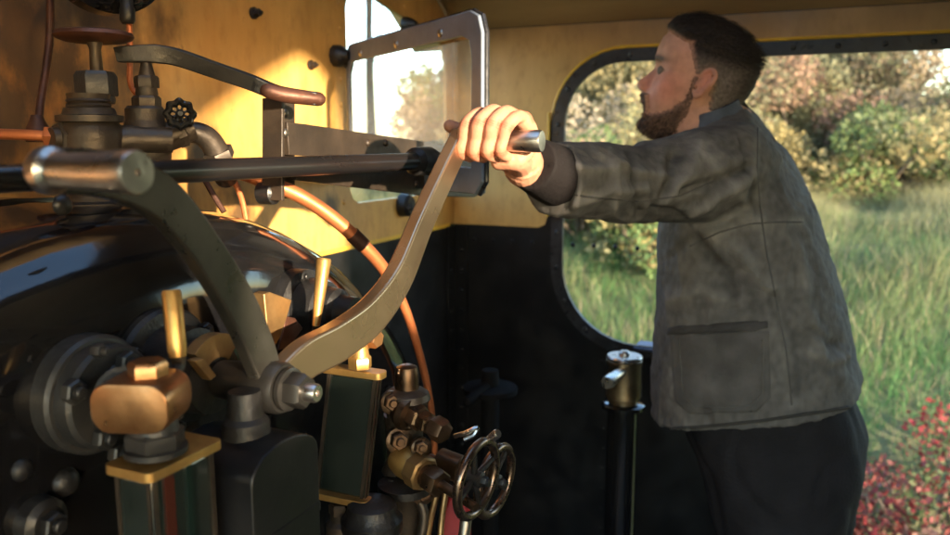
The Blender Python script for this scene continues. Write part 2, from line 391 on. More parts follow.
def rim_band(g0, g1, y, th):
    a, b = cutout(g0), cutout(g1); bm = B()
    A = [[bm.verts.new((x, yy, z)) for x, z in c] for c, yy in ((a, y), (b, y), (b, y + th), (a, y + th))]
    ring_faces(bm, A + [A[0]]); return bm
bm = rim_band(-.004, .027, YW - .012, .0115)
cc = cutout(.012); acc = 0
for p, q in zip(cc, cc[1:]):
    d = math.dist(p, q); t = .07 - acc
    while t < d: dome(bm, (p[0] + (q[0] - p[0]) * t / d, YW - .012, p[1] + (q[1] - p[1]) * t / d), (0, -1, 0), .006); t += .09
    acc = (acc + d) % .09
rimo = obj('window_rim', bm, M['rim'], sw, 40)
bm = B(); box(bm, ((xl + .17 + xd) / 2, YW + .02, zs - .003), (xd - xl - .22, .075, .008)); obj('window_sill', bm, M['sill'], sw, 30, .002)
# near side sheet, rear sheet, roof, floor: what lets the light in and keeps it out
nw = tag(wallplate('cab_near_wall', YN, -.008, [(XF, -.02), (1.5, -.02), (1.5, 1.83), (XF, 1.83)], [[(-.62, .8), (-.3, .8), (-.3, .12), (1.43, .12), (1.43, 1.79), (-.5, 1.79), (-.62, 1.7)]], M['wall_black'], None), 'black cab side sheet on the near side behind the photographer', 'wall')
XR = 1.5
def beam(u, zpl): return (XR, u - .6 * XR, zpl + (XR - XF) * .175)
u0, u1 = .245, .86
bh = rrect(u0 - .6 * XR, 1.222 + (XR - XF) * .175, u1 - .6 * XR, 1.705 + (XR - XF) * .175, (.03, .03, .16, .16))  # opening traced back from the sun patch to shape the beam
bm = B(); plate(bm, [(XR, YN, -.02), (XR, YW, -.02)] + [(XR, y, roof_z(y)) for y in reversed(ys)], [[(XR, y, z) for y, z in bh]], (.008, 0, 0))
rw = tag(obj('cab_rear_wall', bm, M['wall_black'], None, 30), 'unseen black rear sheet of the cab, its rounded opening shaped to form the sun patch', 'wall')
bm = B(); rx = [XF - .15, -.62, -.08, 1.7]; ry = [YN - .06] + ys + [YW + .06]
A = [[bm.verts.new((x, y, roof_z(y))) for y in ry] for x in rx]
for i in range(3):
    for j in range(len(ry) - 1):
        if i == 1 and .0 < (ry[j] + ry[j + 1]) / 2 < .95: continue      # roof opening added out of view so sky lights boiler and levers
        bm.faces.new((A[i][j], A[i + 1][j], A[i + 1][j + 1], A[i][j + 1]))
rf_o = obj('cab_roof', bm, M['roof_paint'], None, 40); sm = rf_o.modifiers.new('thick', 'SOLIDIFY'); sm.thickness = .02; sm.offset = 1
rf = tag(rf_o, 'curved sooty brown cab roof over the side window', 'roof')
bm = B()
for i in range(13): box(bm, (XF + .1 + i * .19, (YN + YW) / 2, -.02), (.186, YW - YN - .01, .03))
tag(obj('cab_floor', bm, M['wood_floor'], None, 30, .002), None, None, kind='structure')

# sun-lit swing window
sg = thing('spectacle_window', 'grey steel framed front window swung open on its hinge above the bracket', 'window', Xp(349, 120, XF + .02))
h0 = Xp(351, 120, XF + .02); e0 = D(486, 120, 1.17)
wd = V((e0.x - h0.x, e0.y - h0.y, 0)); WL = wd.length; wd.normalize(); wn = wd.cross(V((0, 0, 1)))
def W2(s, z, o=0): return V((h0.x, h0.y, 0)) + wd * s + V((0, 0, z)) + wn * o
zA, zB2, zT = D(352, 46, 1.62).z, D(486, 196, 1.17).z, D(484, 10, 1.17).z
ou = [(0, zB2), (WL - .02, zB2), (WL, zB2 + .02), (WL, zT - .035), (WL - .01, zT - .01), (WL - .035, zT)] + [(.015, zA), (0, zA - .015)]
ih = [(.012, zB2 + .04), (WL - .032, zB2 + .04), (WL - .030, zT - .065), (WL - .038, zT - .042), (WL - .06, zT - .034), (.03, zA - .034), (.012, zA - .06)]
bm = B(); plate(bm, [W2(s, z) for s, z in ou], [[W2(s, z) for s, z in ih]], wn * .008)
M['frame_grey'] = mat('frame_grey', (.15, .18, .225), .45, 0, color2=(.11, .13, .16), noise_scale=20, bump=.1, rough_var=.08)  # bluish base stands for sky reflected in the grey frame
fo = obj('frame', bm, M['frame_grey'], sg, 30, .0015)
bm = B()
for s in (.08, .25, .42): dome(bm, W2(s, zA - .022 + (zT - zA) * s / WL, 0), -wn, .007); dome(bm, W2(s, zA - .022 + (zT - zA) * s / WL, .008), wn, .007)
for z in (.1, .2): dome(bm, W2(WL - .02, zB2 + z, 0), -wn, .006)
obj('rivet_row', bm, M['steel'], fo)
bm = B(); tube(bm, [W2(s, z, -.001) for s, z in ou[1:7]], .004, 8); obj('edge_bead', bm, M['rim'], fo)
gm = bpy.data.materials.new('dusty_glass'); gm.use_nodes = True; N = gm.node_tree.nodes; L = gm.node_tree.links; N.remove(N['Principled BSDF'])
tr = N.new('ShaderNodeBsdfTransparent'); df = N.new('ShaderNodeBsdfTranslucent'); df.inputs[0].default_value = (.8, .8, .8, 1)
gl = N.new('ShaderNodeBsdfGlossy'); gl.inputs['Roughness'].default_value = .05; mx = N.new('ShaderNodeMixShader'); m2 = N.new('ShaderNodeMixShader')
nz = N.new('ShaderNodeTexNoise'); nz.inputs['Scale'].default_value = 7; mr = N.new('ShaderNodeMapRange'); mr.inputs['To Min'].default_value = .16; mr.inputs['To Max'].default_value = .34
L.new(nz.outputs['Fac'], mr.inputs['Value']); L.new(mr.outputs[0], mx.inputs[0]); L.new(tr.outputs[0], mx.inputs[1]); L.new(df.outputs[0], mx.inputs[2])
m2.inputs[0].default_value = .05; L.new(mx.outputs[0], m2.inputs[1]); L.new(gl.outputs[0], m2.inputs[2]); L.new(m2.outputs[0], N['Material Output'].inputs['Surface'])
bm = B(); plate(bm, [W2(s, z, .003) for s, z in [(.008, zB2 + .035), (WL - .028, zB2 + .035), (WL - .028, zT - .04), (.02, zA - .04)]], [], wn * .003)
obj('pane', bm, gm, sg, 30)
bm = B()
for px, py, r in ((335, 56, .022), (404, 25, .018)):
    p = Xp(px, py, XF); lathe(bm, p, (1, 0, 0), [(0, r), (.012, r), (.02, r * .8), (.03, r * .45), (.034, r * .4)], 10)
p = Xp(340, 58, XF + .02); tube(bm, [p, W2(.0, zA - .04, .006)], .006, 8)
obj('hinge', bm, M['iron'], sg)
# bolts through the ochre sheet
for i, (px, py, r, tx) in enumerate(((253, 13, .0105, 'dark bolt high on the ochre sheet, well left of the front window'), (310, 65, .0095, 'small rusty bolt in the sunlit ochre sheet just left of the window hinge'))):
    bm = B(); p = Xp(px, py, XF); lathe(bm, p, (1, 0, 0), [(0, r), (.004, r), (.005, r * .8)], 16); bolt(bm, p + V((.004, 0, 0)), (1, 0, 0), r * .72, r)
    tag(obj('bolt', bm, M['iron'] if i == 0 else M['dull_bronze'], None), tx, 'bolt', 'bolts in the front sheet')
# bracket of the opening's lower corner
bm = B(); p = Xp(402, 205, XF); lathe(bm, p, (1, 0, 0), [(0, .028), (.02, .026), (.026, .02)], 16); bolt(bm, p + V((.024, -.012, -.004)), (1, 0, 0), .009); bolt(bm, p + V((.02, .02, -.01)), (1, 0, 0), .008)
tag(obj('window_catch', bm, M['iron'], None), 'black iron catch below the lower corner of the front window', 'catch')
# ------------------------------------------------------------------ boiler
XB = -.55; BY = .57
bo = thing('boiler', 'big gloss black boiler backhead with a rounded top edge filling the lower left', 'boiler', (XB, BY, 0))
BT = 1.485; BR = .60; rr = .09
def outline(off):
    r = BR - off; P = []
    for i in range(33): a = R(180 * i / 32); P.append((BY + r * math.cos(a), BT - BR + r * math.sin(a)))
    P = [(BY + r, .02), (BY + r, .4)] + P + [(BY - r, .4), (BY - r, .02)]
    return P
bm = B(); rings = []
secs = [(XF, 0), (XF + .1, 0), (XB - rr, 0)] + [(XB - rr + rr * math.sin(R(a)), rr - rr * math.cos(R(a))) for a in (15, 30, 45, 60, 75, 90)] + [(XB, .2), (XB, .45)]
for x, off in secs: rings.append([bm.verts.new((x, y, z)) for y, z in outline(off)])
ring_faces(bm, rings); bm.faces.new(rings[-1])
obj('backhead', bm, M['gloss_black'], bo, 50)
bm = B(); lathe(bm, (XF + .115, BY, BT - BR), (1, 0, 0), [(0, BR + .004), (.03, BR + .004)], 64); obj('cladding_band', bm, M['gloss_black'], bo)
for px, py, r in ((36, 520, .0105), (66, 482, .008), (62, 205, .006), (22, 470, .006)):
    p = Xp(px, py, XB) if py > 300 else Xp(px, py, XB - .02); bm = B()
    if py in (520,): lathe(bm, p, (1, 0, 0), [(0, r * 1.9), (.012, r * 1.8), (.016, r * 1.3)], 20); bolt(bm, p + V((.015, 0, 0)), (1, 0, 0), r)
    else: dome(bm, p, (1, 0, 0), r * 1.5, r, 14)
    obj('stay_bolt', bm, M['iron'], bo)
# small studs along the edge
for i in range(9):
    a = R(28 + i * 13); bm = B(); rr2 = BR - .115; bolt(bm, (XB - .002, BY + rr2 * math.cos(a), BT - BR + rr2 * math.sin(a)), (1, 0, 0), .007); obj('washout_plug', bm, M['iron'], bo)

# ------------------------------------------------------------------ regulator
XL = -.43
rg = thing('regulator', 'two armed steel regulator with curved flat levers meeting at a hub on the boiler face', 'regulator', Xp(270, 388, XB))
hub = Xp(268, 386, XL); M['hub_grey'] = mat('hub_grey', (.038, .035, .032), .38, .7, color2=(.024, .022, .02), noise_scale=30, rough_var=.1)
bm = B()
L1 = [Xp(x, y, XL) for x, y in ((270, 392), (258, 352), (236, 303), (200, 246), (165, 203), (133, 183), (100, 174), (66, 171), (40, 172))]
bar(bm, L1, [.028, .032, .0325, .0305, .032, .032, .030, .029, .026], .013, (1, 0, 0), 7, .1)
obj('lever', bm, M['lever_steel_dim'], rg, 25, .0010)
bm = B()
LEV2 = 1; L2 = [Xp(x, y, XL) for x, y in ((272, 392), (284, 378), (306, 358), (338, 341), (372, 315), (399, 277), (420, 226), (440, 182), (461, 138))]
bar(bm, L2, [.034, .036, .037, .039, .040, .037, .033, .031, .030], .017, (1, 0, 0), 7, .1)
obj('lever', bm, M['lever_steel_lit'], rg, 25, .0010)
bm = B(); lathe(bm, hub - V((.05, 0, 0)), (1, 0, 0), [(0, .017), (.03, .019), (.036, .0225), (.064, .0225), (.068, .0205)], 28); obj('hub', bm, M['hub_grey'], rg)
bm = B(); q = hub + V((.02, 0, 0)); lathe(bm, q, (1, 0, 0), [(0, .0185), (.004, .0185), (.005, .016)], 24); nut(bm, q + V((.004, 0, 0)), (1, 0, 0), .0155, .016, .4); obj('nut', bm, M['hub_grey'], rg); bm = B(); lathe(bm, q + V((.019, 0, 0)), (1, 0, 0), [(0, .008), (.010, .008), (.012, .0068), (.0122, .003), (.009, .0025)], 16); obj('stud', bm, M['bright_steel'], rg)
hL = L1[-1] + V((.004, .0015, .001)); hR = Xp(462, 141, XL)
bm = B(); lathe(bm, hL + V((-.004, 0, 0)), (1, 0, 0), [(0, .0125), (.003, .0142), (.010, .0142), (.0125, .0112), (.016, .0104), (.04, .0110), (.066, .0124), (.0745, .0127), (.0765, .0118), (.0767, .002), (.074, .0015)], 32); obj('handle', bm, M['handle_steel'], rg, 40)
bm = B(); lathe(bm, hR + V((-.012, 0, 0)), (1, 0, 0), [(0, .015), (.004, .016), (.012, .016), (.016, .0122), (.06, .0122), (.1, .0135), (.116, .0137), (.1185, .0125), (.1187, .002)], 32); obj('handle', bm, M['handle_steel'], rg, 40)
# gland behind the hub
bm = B(); g = V((XB, hub.y, hub.z)); lathe(bm, g - V((.01, 0, 0)), (1, 0, 0), [(0, .058), (.016, .058), (.02, .055), (.022, .044), (.05, .042), (.052, .034), (.072, .032), (.074, .018)], 32)
for a in (35, 150, 270): bolt(bm, g + V((.012, .051 * math.cos(R(a)), .051 * math.sin(R(a)))), (1, 0, 0), .008)
obj('stuffing_box', bm, M['iron'], rg)
def sector(bm, c, r0, r1, a0, a1, th, k=14):
    o = [c + V((0, r1 * math.cos(R(a0 + (a1 - a0) * i / k)), r1 * math.sin(R(a0 + (a1 - a0) * i / k)))) for i in range(k + 1)]
    i_ = [c + V((0, r0 * math.cos(R(a1 - (a1 - a0) * i / k)), r0 * math.sin(R(a1 - (a1 - a0) * i / k)))) for i in range(k + 1)]
    plate(bm, o + i_, [], (th, 0, 0))
qc = V((-.495, hub.y, hub.z))
qa = Xp(193, 362, -.495) - qc; qb = Xp(228, 322, -.495) - qc
ra = (qa.length + qb.length) / 2; aa = math.degrees(math.atan2(qa.z, qa.y)); ab = math.degrees(math.atan2(qb.z, qb.y))
bm = B(); sector(bm, qc, ra - .020, ra + .001, ab - 12, aa, .012); obj('stop_quadrant', bm, M['brass_dull'], rg, 30, .0012)
pl = [Xp(x, y, -.47) for x, y in ((195, 361), (203, 358), (217, 376), (211, 381))]; bm = B(); plate(bm, pl, [], (-.010, 0, 0)); obj('stop_block', bm, M['brass_dull'], rg, 30, .001)
pl = [Xp(x, y, -.50) for x, y in ((264, 294), (270, 292), (292, 300), (287, 318), (281, 336), (272, 352), (268, 336))]; bm = B(); plate(bm, pl, [], (-.014, 0, 0)); obj('stop_horn', bm, M['brass_dull'], rg, 30, .001)
pl = [Xp(x, y, -.50) for x, y in ((286, 316), (296, 318), (304, 328), (292, 345), (278, 352), (282, 334))]; bm = B(); plate(bm, pl, [], (-.02, 0, 0)); obj('link', bm, M['dark_copper'], rg, 30, .002)
bm = B(); tube(bm, [Xp(288, 330, -.51), Xp(270, 392, -.50)], .006, 10); obj('link_pin', bm, M['iron'], rg)
# dark cylinder between the levers
va = thing('blower_valve', 'black ribbed valve boss behind the brass horn between the regulator levers', 'valve', Xp(303, 305, XB))
bm = B(); c = Xp(300, 308, XB + .004); lathe(bm, c - V((.01, 0, 0)), (1, 0, 0), [(0, .045), (.018, .045), (.022, .036), (.045, .033), (.047, .028), (.062, .026), (.066, .02), (.085, .018)], 28); obj('body', bm, M['iron'], va)
bm = B(); tube(bm, [Xp(318, 330, -.5), Xp(340, 322, -.5), Xp(352, 333, -.5)], .007, 10, 5, True); obj('spindle', bm, M['iron'], va)
for a in (20, 100, 250):
    bm = B(); bolt(bm, c + V((.008, .039 * math.cos(R(a)), .039 * math.sin(R(a)))), (1, 0, 0), .007); obj('nut', bm, M['iron'], va)

# ------------------------------------------------------------------ pedestal below the hub
ped = thing('regulator_pedestal', 'black iron pedestal with a rounded top under the regulator hub', 'pedestal', D(262, 530, .66))
bm = B(); pc = D(258, 480, .66)
prof = [(-.043, -.22)] + [(-.043, .018)] + [(-.043 * math.cos(R(a)), .018 + .022 * math.sin(R(a))) for a in (15, 30, 50, 70, 90, 110, 130, 150, 165)] + [(.043, .018), (.043, -.22)]
plate(bm, [pc + V((.03, y, z)) for y, z in prof], [], (-.085, 0, 0)); obj('body', bm, M['wall_black'], ped, 30, .005)
bm = B(); plate(bm, [pc + V((.031, y * 1.06, -.035 + z * .5)) for y, z in ((-.042, -.01), (.042, -.01), (.042, .008), (-.042, .008))], [], (-.088, 0, 0)); obj('flange', bm, M['wall_black'], ped, 30, .003)
bm = B(); lathe(bm, pc + V((-.01, 0, .03)), (0, 0, 1), [(0, .02), (.02, .019), (.024, .015), (.045, .013)], 20); obj('boss', bm, M['iron'], ped)

# ------------------------------------------------------------------ water gauges
def corner(pts, z): return [Zp(x, y, z) for x, y in pts]
def gauge(label, zt_, pA, pB, pC, zb_, tilt):
    """square brass plate from three seen corners: far-left A, near B, right C"""
    A, Bc, C = [Zp(x, y, zt_) for x, y in (pA, pB, pC)]
    y0 = (A.y + Bc.y) / 2; x1 = (Bc.x + C.x) / 2; x0 = A.x; y1 = C.y
    t = thing('water_gauge', label, 'water gauge', ((x0 + x1) / 2, (y0 + y1) / 2, zb_), 'water gauges on the boiler face')
    def T(x, y, z): k = (zt_ - z); return V((x + tilt[0] * k, y + tilt[1] * k, z))
    def sq(z, g, h, name, m, bev, hole=0):
        bm = B(); o = rrect(x0 - g, y0 - g, x1 + g, y1 + g, (.006,) * 4, 4)
        plate(bm, [T(x, y, z) for x, y in o], [], (0, 0, h)); return obj(name, bm, m, t, 30, bev)
    sq(zt_ - .007, 0, .007, 'top_plate', M['brass'], .0015)
    sq(zb_, 0, .007, 'bottom_plate', M['brass'], .0015)
    i = .006
    cs = [(x0 + i, y0 + i), (x1 - i, y0 + i), (x1 - i, y1 - i), (x0 + i, y1 - i)]
    bm = B()
    A_ = [bm.verts.new(T(x, y, zt_ - .008)) for x, y in cs]; B_ = [bm.verts.new(T(x, y, zb_ + .008)) for x, y in cs]
    ring_faces(bm, [B_, A_]); bm.faces.new(A_); bm.faces.new(B_)
    gp = obj('glass_protector', bm, M['glass_dark'], t, 30, .003)
    def strip(face, a, wd_, m, name, parent):
        bm = B(); e = .0018
        if face == 'y': pts = [(x0 + i + (x1 - x0 - 2 * i) * s, y0 + i) for s in (a, a + wd_)]; d = V((0, -e, 0))
        else: pts = [(x1 - i, y0 + i + (y1 - y0 - 2 * i) * s) for s in (a, a + wd_)]; d = V((e, 0, 0))
        (xa, ya), (xb, yb) = pts
        plate(bm, [T(xa, ya, zb_ + .009), T(xb, yb, zb_ + .009), T(xb, yb, zt_ - .009), T(xa, ya, zt_ - .009)], [], d); obj(name, bm, m, parent, 30)
    strip('x', .18, .14, M['stripe_red'], 'gauge_stripe', gp); strip('x', .52, .08, M['stripe_green'], 'gauge_stripe', gp)
    strip('y', .93, .06, M['dull_bronze'], 'corner_post', t); strip('x', .02, .05, M['dull_bronze'], 'corner_post', t); strip('x', .92, .06, M['dull_bronze'], 'corner_post', t); strip('y', .02, .06, M['dull_bronze'], 'corner_post', t)
    return t, T, V(((x0 + x1) / 2, (y0 + y1) / 2, zt_)), (x0, x1, y0, y1)
zg = D(160, 455, .575).z
g1, T1, c1, ex1 = gauge('left water gauge with a square brass plate below a copper cock body with hex cap', zg, (110, 461), (152, 482), (214, 437), zg - .17, (0, 0))
# copper cock body over it
cc1 = D(145, 398, .56)
bm = B(); n = 30; rings = []
fx = V((1, 0, 0)); fy = V((0, 1, 0)); fz = V((0, 0, 1))
prof2 = rrect(-.028, -.0185, .026, .0165, (.0135, .0135, .0145, .0135), 7)
for t_, s in ((-.022, .95), (-.0217, .985), (-.0205, 1), (.016, 1), (.022, .93), (.025, .8)):
    rings.append([bm.verts.new(cc1 + fy * t_ + fx * (a * s) + fz * (b * s)) for a, b in prof2])
ring_faces(bm, rings); bm.faces.new(rings[0]); bm.faces.new(rings[-1])
bmesh.ops.rotate(bm, cent=cc1, matrix=Matrix.Rotation(R(21), 3, 'Z'), verts=bm.verts)
obj('cock_body', bm, M['copper'], g1, 38, .0008)
bm = B(); cp = D(149, 388, .56); lathe(bm, cp, (0, 0, 1), [(-.006, .016), (0, .0165), (.003, .0165), (.004, .012)], 24); nut(bm, cp + V((0, 0, .003)), (0, 0, 1), .0135, .017, .15); obj('hex_cap', bm, M['copper'], g1)
bm = B(); sp = D(170, 408, .585); lathe(bm, sp - V((.014, 0, 0)), (1, -.25, 0), [(0, .016), (.006, .016), (.008, .013)], 20); nut(bm, sp - V((.005, 0, 0)), (1, -.25, 0), .0125, .011, .2); obj('side_plug', bm, M['dull_bronze'], g1)
bm = B(); lp = D(156, 449, .572); lathe(bm, lp - V((0, 0, .002)), (0, 0, 1), [(0, .022), (.004, .022), (.005, .018)], 24); nut(bm, lp + V((0, 0, .002)), (0, 0, 1), .0205, .013, .45); lathe(bm, lp + V((0, 0, .014)), (0, 0, 1), [(0, .017), (.016, .0145)], 20); obj('gland_nut', bm, M['grey_iron'], g1)
bm = B(); b1 = D(178, 357, .60); b0 = D(171, 290, .60); ax = (b0 - b1); lathe(bm, b1, ax, [(0, .0062), (.005, .0072), (ax.length - .002, .0072), (ax.length, .0062)], 20); obj('cock_handle', bm, M['brass'], g1)
bm = B(); tube(bm, [b1, D(179, 366, .60), D(172, 376, .59)], [.006, .005, .006], 10); obj('handle_stem', bm, M['dull_bronze'], g1)
# flange the cock stands on
fp = Xp(84, 392, XB)
bm = B(); ax = V((1, 0, 0)); lathe(bm, fp - ax * .005, ax, [(0, .049), (.02, .049), (.023, .0465), (.0235, .0435), (.036, .043), (.0395, .040), (.04, .026)], 40); obj('flange', bm, M['grey_iron'], g1)
for px, py in ((70, 391), (124, 362), (101, 437), (116, 452), (95, 350)):
    bm = B(); q = Xp(px, py, XB + .036); bolt(bm, q, ax, .0098 if px != 95 else .006, .009); obj('nut', bm, M['grey_iron'], g1)
bm = B(); tube(bm, [fp + ax * .03, fp + ax * .05, cc1 - V((.02, 0, 0))], [.03, .024, .02], 20); obj('neck', bm, M['iron'], g1)

zg2 = D(362, 370, .84).z
g2, T2, c2, ex2 = gauge('right water gauge with an orange lit brass plate below the long regulator arm', zg2, (327, 363.5), (366, 377), (397, 371), zg2 - .150, (-.13, -.03))
bm = B(); p = D(360, 366, .84); nut(bm, p - V((0, 0, .002)), (0, 0, 1), .0125, .013, .3); lathe(bm, p + V((0, 0, .011)), (0, 0, 1), [(0, .010), (.012, .0085), (.03, .009), (.034, .006)], 18); obj('gland_nut', bm, M['brass'], g2)
bm = B(); p = D(372, 338, .84); lathe(bm, p - V((.02, 0, 0)), (1, -.1, 0), [(0, .012), (.016, .012)], 18); nut(bm, p - V((.004, 0, 0)), (1, -.1, 0), .0105, .013, .2); obj('side_plug', bm, M['copper'], g2)
bm = B(); tube(bm, [D(330, 340, .88), D(352, 338, .86), D(366, 338, .85)], .013, 16); obj('cock_body', bm, M['bronze'], g2)
bm = B(); p0, p1 = D(316, 326, .83), D(324, 258, .83); ax2 = p1 - p0; lathe(bm, p0, ax2, [(0, .004), (.02, .0052), (ax2.length - .002, .0078), (ax2.length, .0066)], 20); obj('cock_handle', bm, M['brass'], g2)
bm = B(); tube(bm, [p0, D(317, 336, .84), D(332, 341, .86)], .004, 10, 4); obj('handle_stem', bm, M['dull_bronze'], g2)
bm = B(); p = T2(c2.x, c2.y, zg2 - .153); nut(bm, p - V((0, 0, .012)), (0, 0, 1), .0125, .012); lathe(bm, p - V((0, 0, .05)), (0, 0, 1), [(0, .016), (.026, .016), (.03, .011), (.038, .011)], 20); obj('bottom_nut', bm, M['dull_bronze'], g2)
bm = B(); p = D(372, 515, .86); lathe(bm, p - V((0, 0, .07)), (0, 0, 1), [(0, .03), (.05, .03), (.055, .033), (.066, .033), (.072, .028), (.082, .026), (.086, .02)], 26); obj('drain_cock', bm, M['iron'], g2)

# ------------------------------------------------------------------ steam valve group by the right gauge
sv = thing('steam_valve', 'bronze steam valve stack with a round cap and a pair of spoked handwheels', 'valve', D(410, 535, .93))
def dl(name, px, py, d, axis, prof, m, n=24):
    bm = B(); lathe(bm, D(px, py, d), axis, prof, n); return obj(name, bm, m, sv)
Z = (0, 0, 1)
k = .93 / 800
dl('cap', 407, 392, .93, Z, [(0, 12.5 * k), (14 * k, 12 * k), (20 * k, 12 * k), (26 * k, 10.5 * k), (28 * k, 6 * k)], M['bronze'])
dl('collar', 407, 408, .93, Z, [(-14 * k, 20 * k), (6 * k, 21 * k), (10 * k, 24 * k), (16 * k, 22 * k), (20 * k, 16 * k)], M['dull_bronze'])
dl('body', 405, 470, .95, Z, [(-80 * k, 17 * k), (-10 * k, 18 * k), (0, 24 * k), (8 * k, 21 * k), (14 * k, 18 * k), (40 * k, 19 * k), (60 * k, 21 * k)], M['dull_bronze'])
ax = V((.93, -.30, -.18)).normalized()
dl('union', 404, 410, .92, ax, [(0, 17 * k), (6 * k, 19 * k), (12 * k, 17 * k), (14 * k, 10 * k), (30 * k, 10 * k)], M['bronze'])
bm = B(); p = D(414, 415, .91); nut(bm, p, ax, 13 * k, 12 * k, .2); lathe(bm, p + ax * 12 * k, ax, [(0, 9 * k), (24 * k, 8.5 * k)], 18); nut(bm, p + ax * 14 * k, ax, 11 * k, 9 * k, .4); nut(bm, p + ax * 28 * k, ax, 12 * k, 15 * k, .1); obj('union_nut', bm, M['bronze'], sv)
bm = B(); tube(bm, [D(455, 436, .9), D(466, 433, .89), D(477, 428, .89), D(474, 435, .89), D(464, 440, .89)], 2.4 * k, 8, 4); obj('wire_loop', bm, M['bright_steel'], sv)
bm = B(); p0, p1 = D(488, 441, .88), D(503, 429, .86); lathe(bm, p0, p1 - p0, [(0, 4.2 * k), (.019, 4.5 * k), (.021, 3.5 * k)], 14); obj('tap_lever', bm, M['bright_steel'], sv)
ax3 = V((.92, -.36, -.14)).normalized()
bm = B(); p = D(404, 461, .92); lathe(bm, p - ax3 * .01, ax3, [(0, .016), (.012, .019), (.022, .0185), (.028, .016)], 24); obj('valve_bonnet', bm, M['brass'], sv)
bm = B(); lathe(bm, p + ax3 * .018, ax3, [(0, .0185), (.002, .0205), (.018, .0205), (.02, .018)], 8); obj('bonnet_flats', bm, M['brass_dull'], sv)
bm = B(); lathe(bm, p + ax3 * .038, ax3, [(0, .0125), (.012, .0125)], 18); nut(bm, p + ax3 * .046, ax3, .0165, .018, .3); lathe(bm, p + ax3 * .064, ax3, [(0, .006), (.055, .005)], 12); obj('gland', bm, M['bronze'], sv)
def wheel(c, ax, r, rt, name, rim_m, hub_m, parent, spokes=5, rot=0):
    ax = V(ax).normalized(); u, v = ortho(ax); c = V(c)
    bm = B(); pts = []; ns = 44; rings = []
    for i in range(ns):
        a = 2 * PI * i / ns; o = u * math.cos(a) + v * math.sin(a)
        rings.append([bm.verts.new(c + o * (r + rt * math.cos(2 * PI * j / 12)) + ax * rt * math.sin(2 * PI * j / 12)) for j in range(12)])
    ring_faces(bm, rings + [rings[0]])
    w_ = obj(name, bm, rim_m, parent)
    bm = B()
    for i in range(spokes):
        a = 2 * PI * (i + rot) / spokes; o = u * math.cos(a) + v * math.sin(a)
        tube(bm, [c + o * r * .12 - ax * rt * .6, c + o * r * .98], [rt * .75, rt * .55], 8)
    obj('spokes', bm, hub_m, w_)
    bm = B(); lathe(bm, c - ax * rt * 2, ax, [(0, r * .2), (rt * 3, r * .22), (rt * 3.4, r * .12), (rt * 5, r * .11)], 16); nut(bm, c + ax * rt * .8, ax, r * .15, rt * 1.6); obj('hub', bm, hub_m, w_)
    return w_
wax = V((1, -.10, -.10)).normalized()
M['wheel_iron'] = mat('wheel_iron', (.22, .15, .11), .3, .95, color2=(.09, .06, .045), noise_scale=30, rough_var=.1)
wheel(D(477, 479, .86), wax, .041, .0052, 'handwheel', M['wheel_iron'], M['iron'], sv, 4, .2)
wheel(D(495, 481, .92), wax, .040, .0052, 'handwheel', M['wheel_iron'], M['iron'], sv, 4, .6)
bm = B(); p = D(495, 481, .92); tube(bm, [p, p - wax * .09], .006, 12); lathe(bm, p - wax * .075, wax, [(0, .017), (.03, .016), (.035, .01)], 18); obj('spindle', bm, M['bronze'], sv)
for a, b in (((438, 490), (426, 545)), ((446, 490), (440, 545))):
    bm = B(); tube(bm, [D(a[0], a[1], .96), D((a[0] + b[0]) / 2 - 1, (a[1] + b[1]) / 2, .955), D(b[0], b[1], .95)], .0038, 10, 4); obj('drain_pipe', bm, M['brass_dull'], sv)
bm = B(); tube(bm, [D(466, 520, .87), D(461, 560, .87)], .0065, 12); obj('stem', bm, M['handle_steel'], sv)
for px, py, dd_, r_, nm in ((391, 402, .91, 8, 'nut'), (420, 447, .90, 7, 'nut'), (398, 440, .91, 9, 'plug'), (422, 492, .92, 8, 'plug')):
    bm = B(); lathe(bm, D(px, py, dd_ + .012), (.7, -.7, .1), [(0, r_ * 1.5 * k), (5 * k, r_ * 1.5 * k), (7 * k, r_ * k)], 20); bolt(bm, D(px, py, dd_), (.7, -.7, .1), r_ * k); obj(nm, bm, M['bronze'], sv)
for px, py in ((392, 488), (418, 484), (405, 486)):
    bm = B(); lathe(bm, D(px, py, .92), Z, [(-4 * k, 27 * k if px == 405 else 5 * k), (3 * k, 27 * k if px == 405 else 5 * k), (9 * k, 4 * k)], 24); obj('flange' if px == 405 else 'stud', bm, M['iron'], sv)
bm = B(); tube(bm, [D(418, 498, .93), D(424, 515, .93), D(420, 545, .93)], 5 * k, 12, 5); obj('drain_pipe', bm, M['dull_bronze'], sv)
rd = B(); plate(rd, [D(x, y, .97) for x, y in ((452, 488), (462, 484), (470, 505), (472, 560), (434, 560), (440, 520))], [], D(0, 0, 1.0) * 0 + FW * .02)
tag(obj('rag', rd, M['red'], None, 30, .006), 'red cloth hanging behind the handwheels at the bottom edge', 'cloth')

